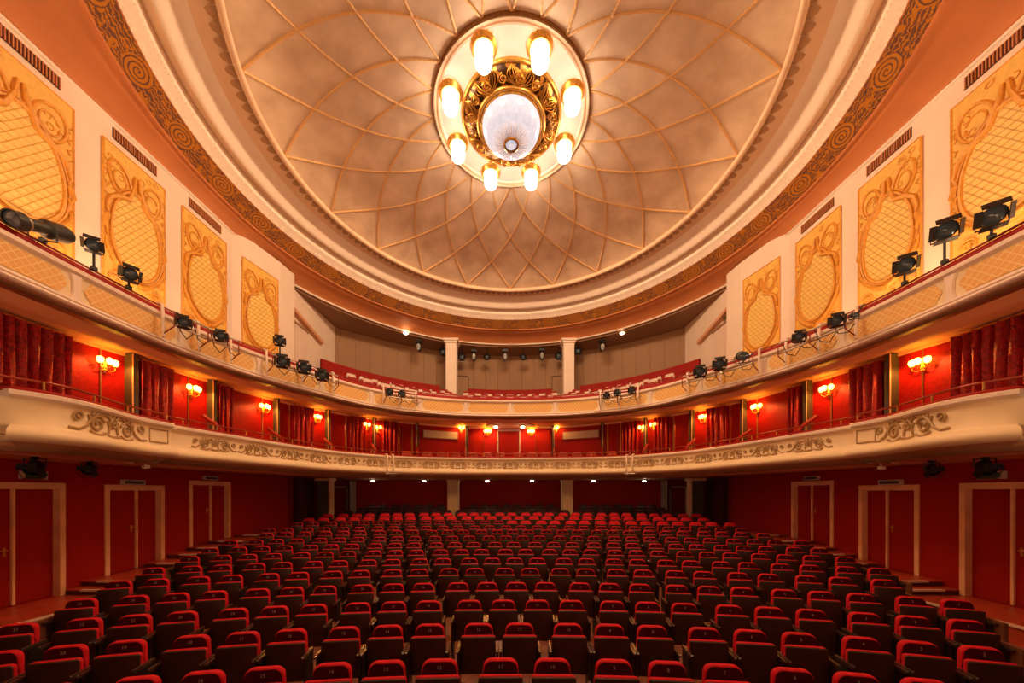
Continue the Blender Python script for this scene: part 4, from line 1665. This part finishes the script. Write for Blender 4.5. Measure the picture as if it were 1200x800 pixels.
# lamps hanging over the gallery
G2 = 'lamps hanging over the gallery'
hang = [(491, 404, 19.0, 'moving', 1.5), (519.5, 412, 19.9, 'fresnel', .95), (541.5, 418, 20.2, 'fresnel', .95), (555.5, 415, 20.3, 'moving', 1.45), (570.5, 418, 20.3, 'fresnel', .8), (592, 415, 20.3, 'moving', 1.45), (613, 418, 20.3, 'fresnel', .8), (635, 414, 20.3, 'moving', 1.45), (654.5, 417, 20.2, 'fresnel', .95), (677, 411, 19.9, 'fresnel', .95), (705.5, 404, 19.0, 'moving', 1.5)]
for k, (px, py, y, kind, sz) in enumerate(hang):
    q = at(px, py + (3 if kind == 'moving' else 0), y)
    sz = .95 if kind == 'moving' else sz
    stage_lamp(q, (q.x * .6, 0, 3) if kind == 'fresnel' else (q.x * .8, 0, 7), sz, '%s hanging over the gallery, %s of eleven counted from the left' % ('tall moving light' if kind == 'moving' else 'small black lamp', NTH[k]), kind, hang=EYE + 8.40, group=G2, lens='lens_pale' if kind == 'moving' else 'lens_glass')
for s, px in ((-1, 475.5), (1, 729)):
    q = at(px, 395 if s < 0 else 390.5, 18.3)
    q.z = EYE + 8.40
    t = thing('gallery_lamp', q, 'round flush lamp on the gallery ceiling, %s side' % ('left' if s < 0 else 'right'), 'lamp', 'flush lamps on the gallery ceiling', world=True)
    MB().lathe([(0, -.05), (.10, -.04), (.13, .0)], 16, q).build('glass', 'gallery_bulb', t, smooth=60)
    MB().lathe([(.13, -.01), (.16, .0), (.16, .03)], 16, q).build('collar', 'white_rim', t, smooth=40)

# lamps under the lower balcony
G3 = 'lamps hung below the balcony boxes'
for px, py, y, sz, lab in ((41, 547, 5.9, .66, 'dark lamp hung under the left balcony box, nearer the stage'), (105, 549, 6.6, .55, 'dark lamp hung under the left balcony box, further from the stage'),
                           (1154, 547, 5.9, .66, 'dark lamp hung under the right balcony box, nearer the stage'), (1092, 550, 6.6, .55, 'dark lamp hung under the right balcony box, further from the stage')):
    q = at(px, py, y)
    stage_lamp(q, (q.x * .6, 0, -3), sz, lab, 'fresnel', hang=EYE + .59, group=G3, lens='lens_dark')
for s, px, py in ((-1, 171, 547), (1, 1033, 548)):
    q = at(px, py, 7.4)
    t = thing('security_camera', q, 'small pale security camera under the %s end of the lower balcony' % ('left' if s < 0 else 'right'), 'camera', world=True)
    MB().box(q, (.14, .08, .06), rz=R(20 * s), rx=R(15)).build('body', 'white_rim', t)
    MB().tube([q + Vector((0, 0, .02)), q + Vector((-.03, 0, .10)), q + Vector((-.03, 0, EYE + .62 - q.z))], .014, 6).build('arm', 'white_rim', t)
# downlights at the back of the stalls
for k, (px, nm) in enumerate(((437, 'first'), (497, 'second'), (571, 'third'), (623.5, 'fourth'), (695.5, 'fifth'), (755, 'sixth'))):
    q = at(px, 564, 17.0)
    q.z = EYE + .55
    t = thing('downlight', q, 'bright round downlight under the balcony, %s of six from the left' % nm, 'lamp', 'downlights over the rear stalls', world=True)
    MB().lathe([(0, -.06), (.07, -.05), (.09, 0), (.09, .02)], 12, q).build('bulb', 'under_bulb', t, smooth=60)
    MB().lathe([(.10, -.01), (.13, .01), (.13, .07), (0, .07)], 12, q).build('collar', 'steel', t, smooth=40)
    add_point('downlight_glow', q + Vector((0, 0, -.16)), .35, (1, .72, .45), .06)

# signs above the doors
for s in (-1, 1):
    side = 'left' if s < 0 else 'right'
    for k, (y, z, wd, hh, gr) in enumerate(((6.68, EYE + .32, .36, .15, True), (8.45, EYE + .23, .50, .12, False), (10.65, EYE + .42, .50, .12, False))):
        c = Vector((s * (W - .05), y, z))
        t = thing('door_sign', c, ('green emergency sign box over the %s stalls door nearest the stage' if gr else 'small dark framed sign over the ' + ('second' if k == 1 else 'third') + ' stalls door on the %s') % side, 'sign', 'signs over the stalls doors', world=True)
        MB().box(c, (.08, wd, hh)).build('case', 'sign_light', t)
        MB().box(c + Vector((-s * .042, 0, 0)), (.006, wd - .07, hh - .05)).build('face', 'sign_green' if gr else 'sign_dark', t)

t = thing('exit_sign', (8.93, 14.3, EYE + 7.15), 'small green exit sign on the right side wall of the gallery', 'sign', world=True)
MB().box((8.95, 14.3, EYE + 7.2), (.06, .40, .17)).build('case', 'sign_light', t)
MB().box((8.915, 14.3, EYE + 7.2), (.01, .36, .13)).build('face', 'sign_green', t)

# ------------------------------------------------------------------ stalls seats
def back_outline(w0, w1, z0, z1, r, n=5):
    pts = [(-w0, z0), (w0, z0)]
    for i in range(n + 1):
        a = PI / 2 * i / n
        pts.append((w1 - r + r * math.cos(a), z1 - r + r * math.sin(a)))
    for i in range(n + 1):
        a = PI / 2 + PI / 2 * i / n
        pts.append((-w1 + r + r * math.cos(a), z1 - r + r * math.sin(a)))
    return pts


def tilt(x, z):
    return (z - .45) * .10


st = thing('folding_seat', (0, 0, 0), 'x', 'seat', 'red folding seats in the stalls')
MB().pad(back_outline(.215, .178, .33, .88, .085), .0, .075, .026, tilt, 3).build('backrest', 'velvet', st, smooth=60)
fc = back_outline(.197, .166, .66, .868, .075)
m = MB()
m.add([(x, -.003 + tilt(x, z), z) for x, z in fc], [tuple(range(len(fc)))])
m.build('back_shade', 'seat_back_shade', st)  # shade of the backrest painted as a near-black sheet over the velvet
MB().pad(back_outline(.214, .214, .33, .775, .03, 2), -.062, -.012, .014, None, 2).build('seat_cushion', 'velvet', st, smooth=60)
MB().pad(back_outline(.216, .216, .315, .769, .02, 2), -.084, -.059, .008, None, 1).build('seat_pan', 'seat_pan', st, smooth=50)
m_arm = MB().pad([(-.0165, .615), (.0165, .615), (.0165, .650), (-.0165, .650)], -.20, .10, .010, None, 1)
arm_me = m_arm.mesh('armrest', 40)
arm_me.materials.append(MATS['arm_wood'])
std_me = MB().box((0, -.03, .31), (.030, .20, .61)).box((0, -.03, .01), (.034, .28, .02)).mesh('standard', 0)
std_me.materials.append(MATS['standard_black'])
for sx in (-1, 1):
    a = link('armrest', arm_me, st)
    a.location = (sx * .2375, 0, 0)
    b = link('standard', std_me, a)
num_cache = {}


def number_mesh(n):
    if n not in num_cache:
        cu = bpy.data.curves.new('number', 'FONT')
        cu.body = str(n)
        cu.size = .05
        cu.align_x = 'CENTER'
        cu.align_y = 'CENTER'
        cu.extrude = .0008
        cu.resolution_u = 2
        o = bpy.data.objects.new('number', cu)
        COL.objects.link(o)
        dg = bpy.context.evaluated_depsgraph_get()
        me = bpy.data.meshes.new_from_object(o.evaluated_get(dg))
        bpy.data.objects.remove(o)
        me.materials.clear()
        me.materials.append(MATS['digit_pale'])
        num_cache[n] = me
    return num_cache[n]


nb = link('number', number_mesh(1), st)
nb.location = (0, -.006 + tilt(0, .815), .815)
nb.rotation_euler = (PI / 2 - math.atan(.1), 0, 0)
end_me = MB().box((0, .0, .36), (.05, .52, .62)).mesh('end_panel', 0)
end_me.materials.append(MATS['seat_end'])

LIM = [5.1, 5.5, 6.1, 6.6, 6.85, 7.2, 7.6, 7.85, 7.85, 7.85, 7.85, 7.85, 7.8, 7.7, 7.4, 7.2, 7.2]
ROWY = [3.43 + .9 * n for n in range(17)]
ROWNAME = ['first', 'second', 'third', 'fourth', 'fifth', 'sixth', 'seventh', 'eighth', 'ninth', 'tenth', 'eleventh', 'twelfth']


def row_positions(n):
    lim = LIM[n]
    cs = []
    NN, WW = .518, .61
    if n % 2 == 0:
        right, left = [.36], [-.16]
        pat = [[WW, NN, NN], [WW, NN, WW, NN], [NN, WW, NN]][n % 3]
    else:
        right, left = [.06], []
        pat = [[NN, WW, NN], [WW, NN, NN], [NN, WW, NN, WW]][n % 3]
        left = [.06 - NN]
    i = 0
    while right[-1] + .3 < lim:
        right.append(right[-1] + pat[i % len(pat)])
        i += 1
    i = 0
    while left[-1] - .3 > -lim:
        left.append(left[-1] - pat[i % len(pat)])
        i += 1
    return sorted(left) + right


KID = [(c, list(c.children)) for c in st.children]
placed = 0
rear = []
for n in range(17):
    yc, rr = ROWY[n], row_radius(ROWY[n])
    xs = row_positions(n)
    mid = sum(1 for x in xs if x < .09)
    for i, x in enumerate(xs):
        y = yc - x * x / (2 * rr)
        a = -x / rr
        z = rake(yc)
        if placed >= 300 or n >= 12:
            if min(abs(abs(x) - 2.82) + 0 * x, 9) < .55 and abs(y - 17.2) < .65 or abs(x) > 7.6 and abs(y - 16) < 1.1:
                continue
            rear.append((x, y, z, a, n))
            continue
        if placed == 0:
            o = st
        else:
            o = st.copy()
            COL.objects.link(o)
            for c, kids in KID:
                d = c.copy()
                COL.objects.link(d)
                d.parent = o
                for g in kids:
                    e = g.copy()
                    COL.objects.link(e)
                    e.parent = d
        placed += 1
        o.location = (x, y, z)
        o.rotation_euler = (0, 0, a)
        for c in o.children:
            if c.name.startswith('number'):
                c.data = number_mesh(len(xs) - i)
        if i in (0, len(xs) - 1):
            d = link('end_panel', end_me, o)
            d.location = (-.285 if i == 0 else .285, 0, 0)
        where = '%s left of the middle' % NTH[mid - 1 - i] if i < mid else '%s right of the middle' % NTH[i - mid]
        o['label'] = 'red velvet folding seat, %s row in view, %s' % (ROWNAME[n], where)

# the seats further back, too small to pick apart, joined
SETS = [(MB(), MB(), MB()), (MB(), MB(), MB())]
ra, rb = MB(), MB()
ra.pad(back_outline(.22, .205, .33, .88, .10, 2), .02, .13, .045, tilt, 1)
ra.pad([(-.214, .33), (.214, .33), (.214, .775), (-.214, .775)], -.085, .0, .03, None, 1)
rb.pad([(-.216, .315), (.216, .315), (.216, .768), (-.216, .768)], -.105, -.078, .008, None, 1)
rc = MB().box((.252, -.10, .635), (.048, .4, .04)).box((.252, -.03, .31), (.036, .2, .61))
for x, y, z, a, n in rear:
    M = Matrix.Translation((x, y, z)) @ Matrix.Rotation(a, 4, 'Z')
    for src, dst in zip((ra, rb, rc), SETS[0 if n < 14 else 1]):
        dst.add([M @ Vector(p) for p in src.v], src.f)
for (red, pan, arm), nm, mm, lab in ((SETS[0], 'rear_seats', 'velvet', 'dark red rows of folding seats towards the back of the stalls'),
                                     (SETS[1], 'dark_rear_seats', 'seat_dark', 'near black rows of seats below the balcony at the very back')):  # rearmost rows use a near black seat colour
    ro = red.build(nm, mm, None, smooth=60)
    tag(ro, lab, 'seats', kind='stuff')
    for mbx, pn, pm in ((pan, 'seat_pans', 'seat_pan'), (arm, 'armrests', 'arm_wood')):
        mbx.build(pn, pm, ro)['kind'] = 'stuff'

# the dark stage around the camera
struct('wall_stage', MB().box2((-12, -2.2, -1), (12, -2.0, EYE + 12)), 'stage_dark')
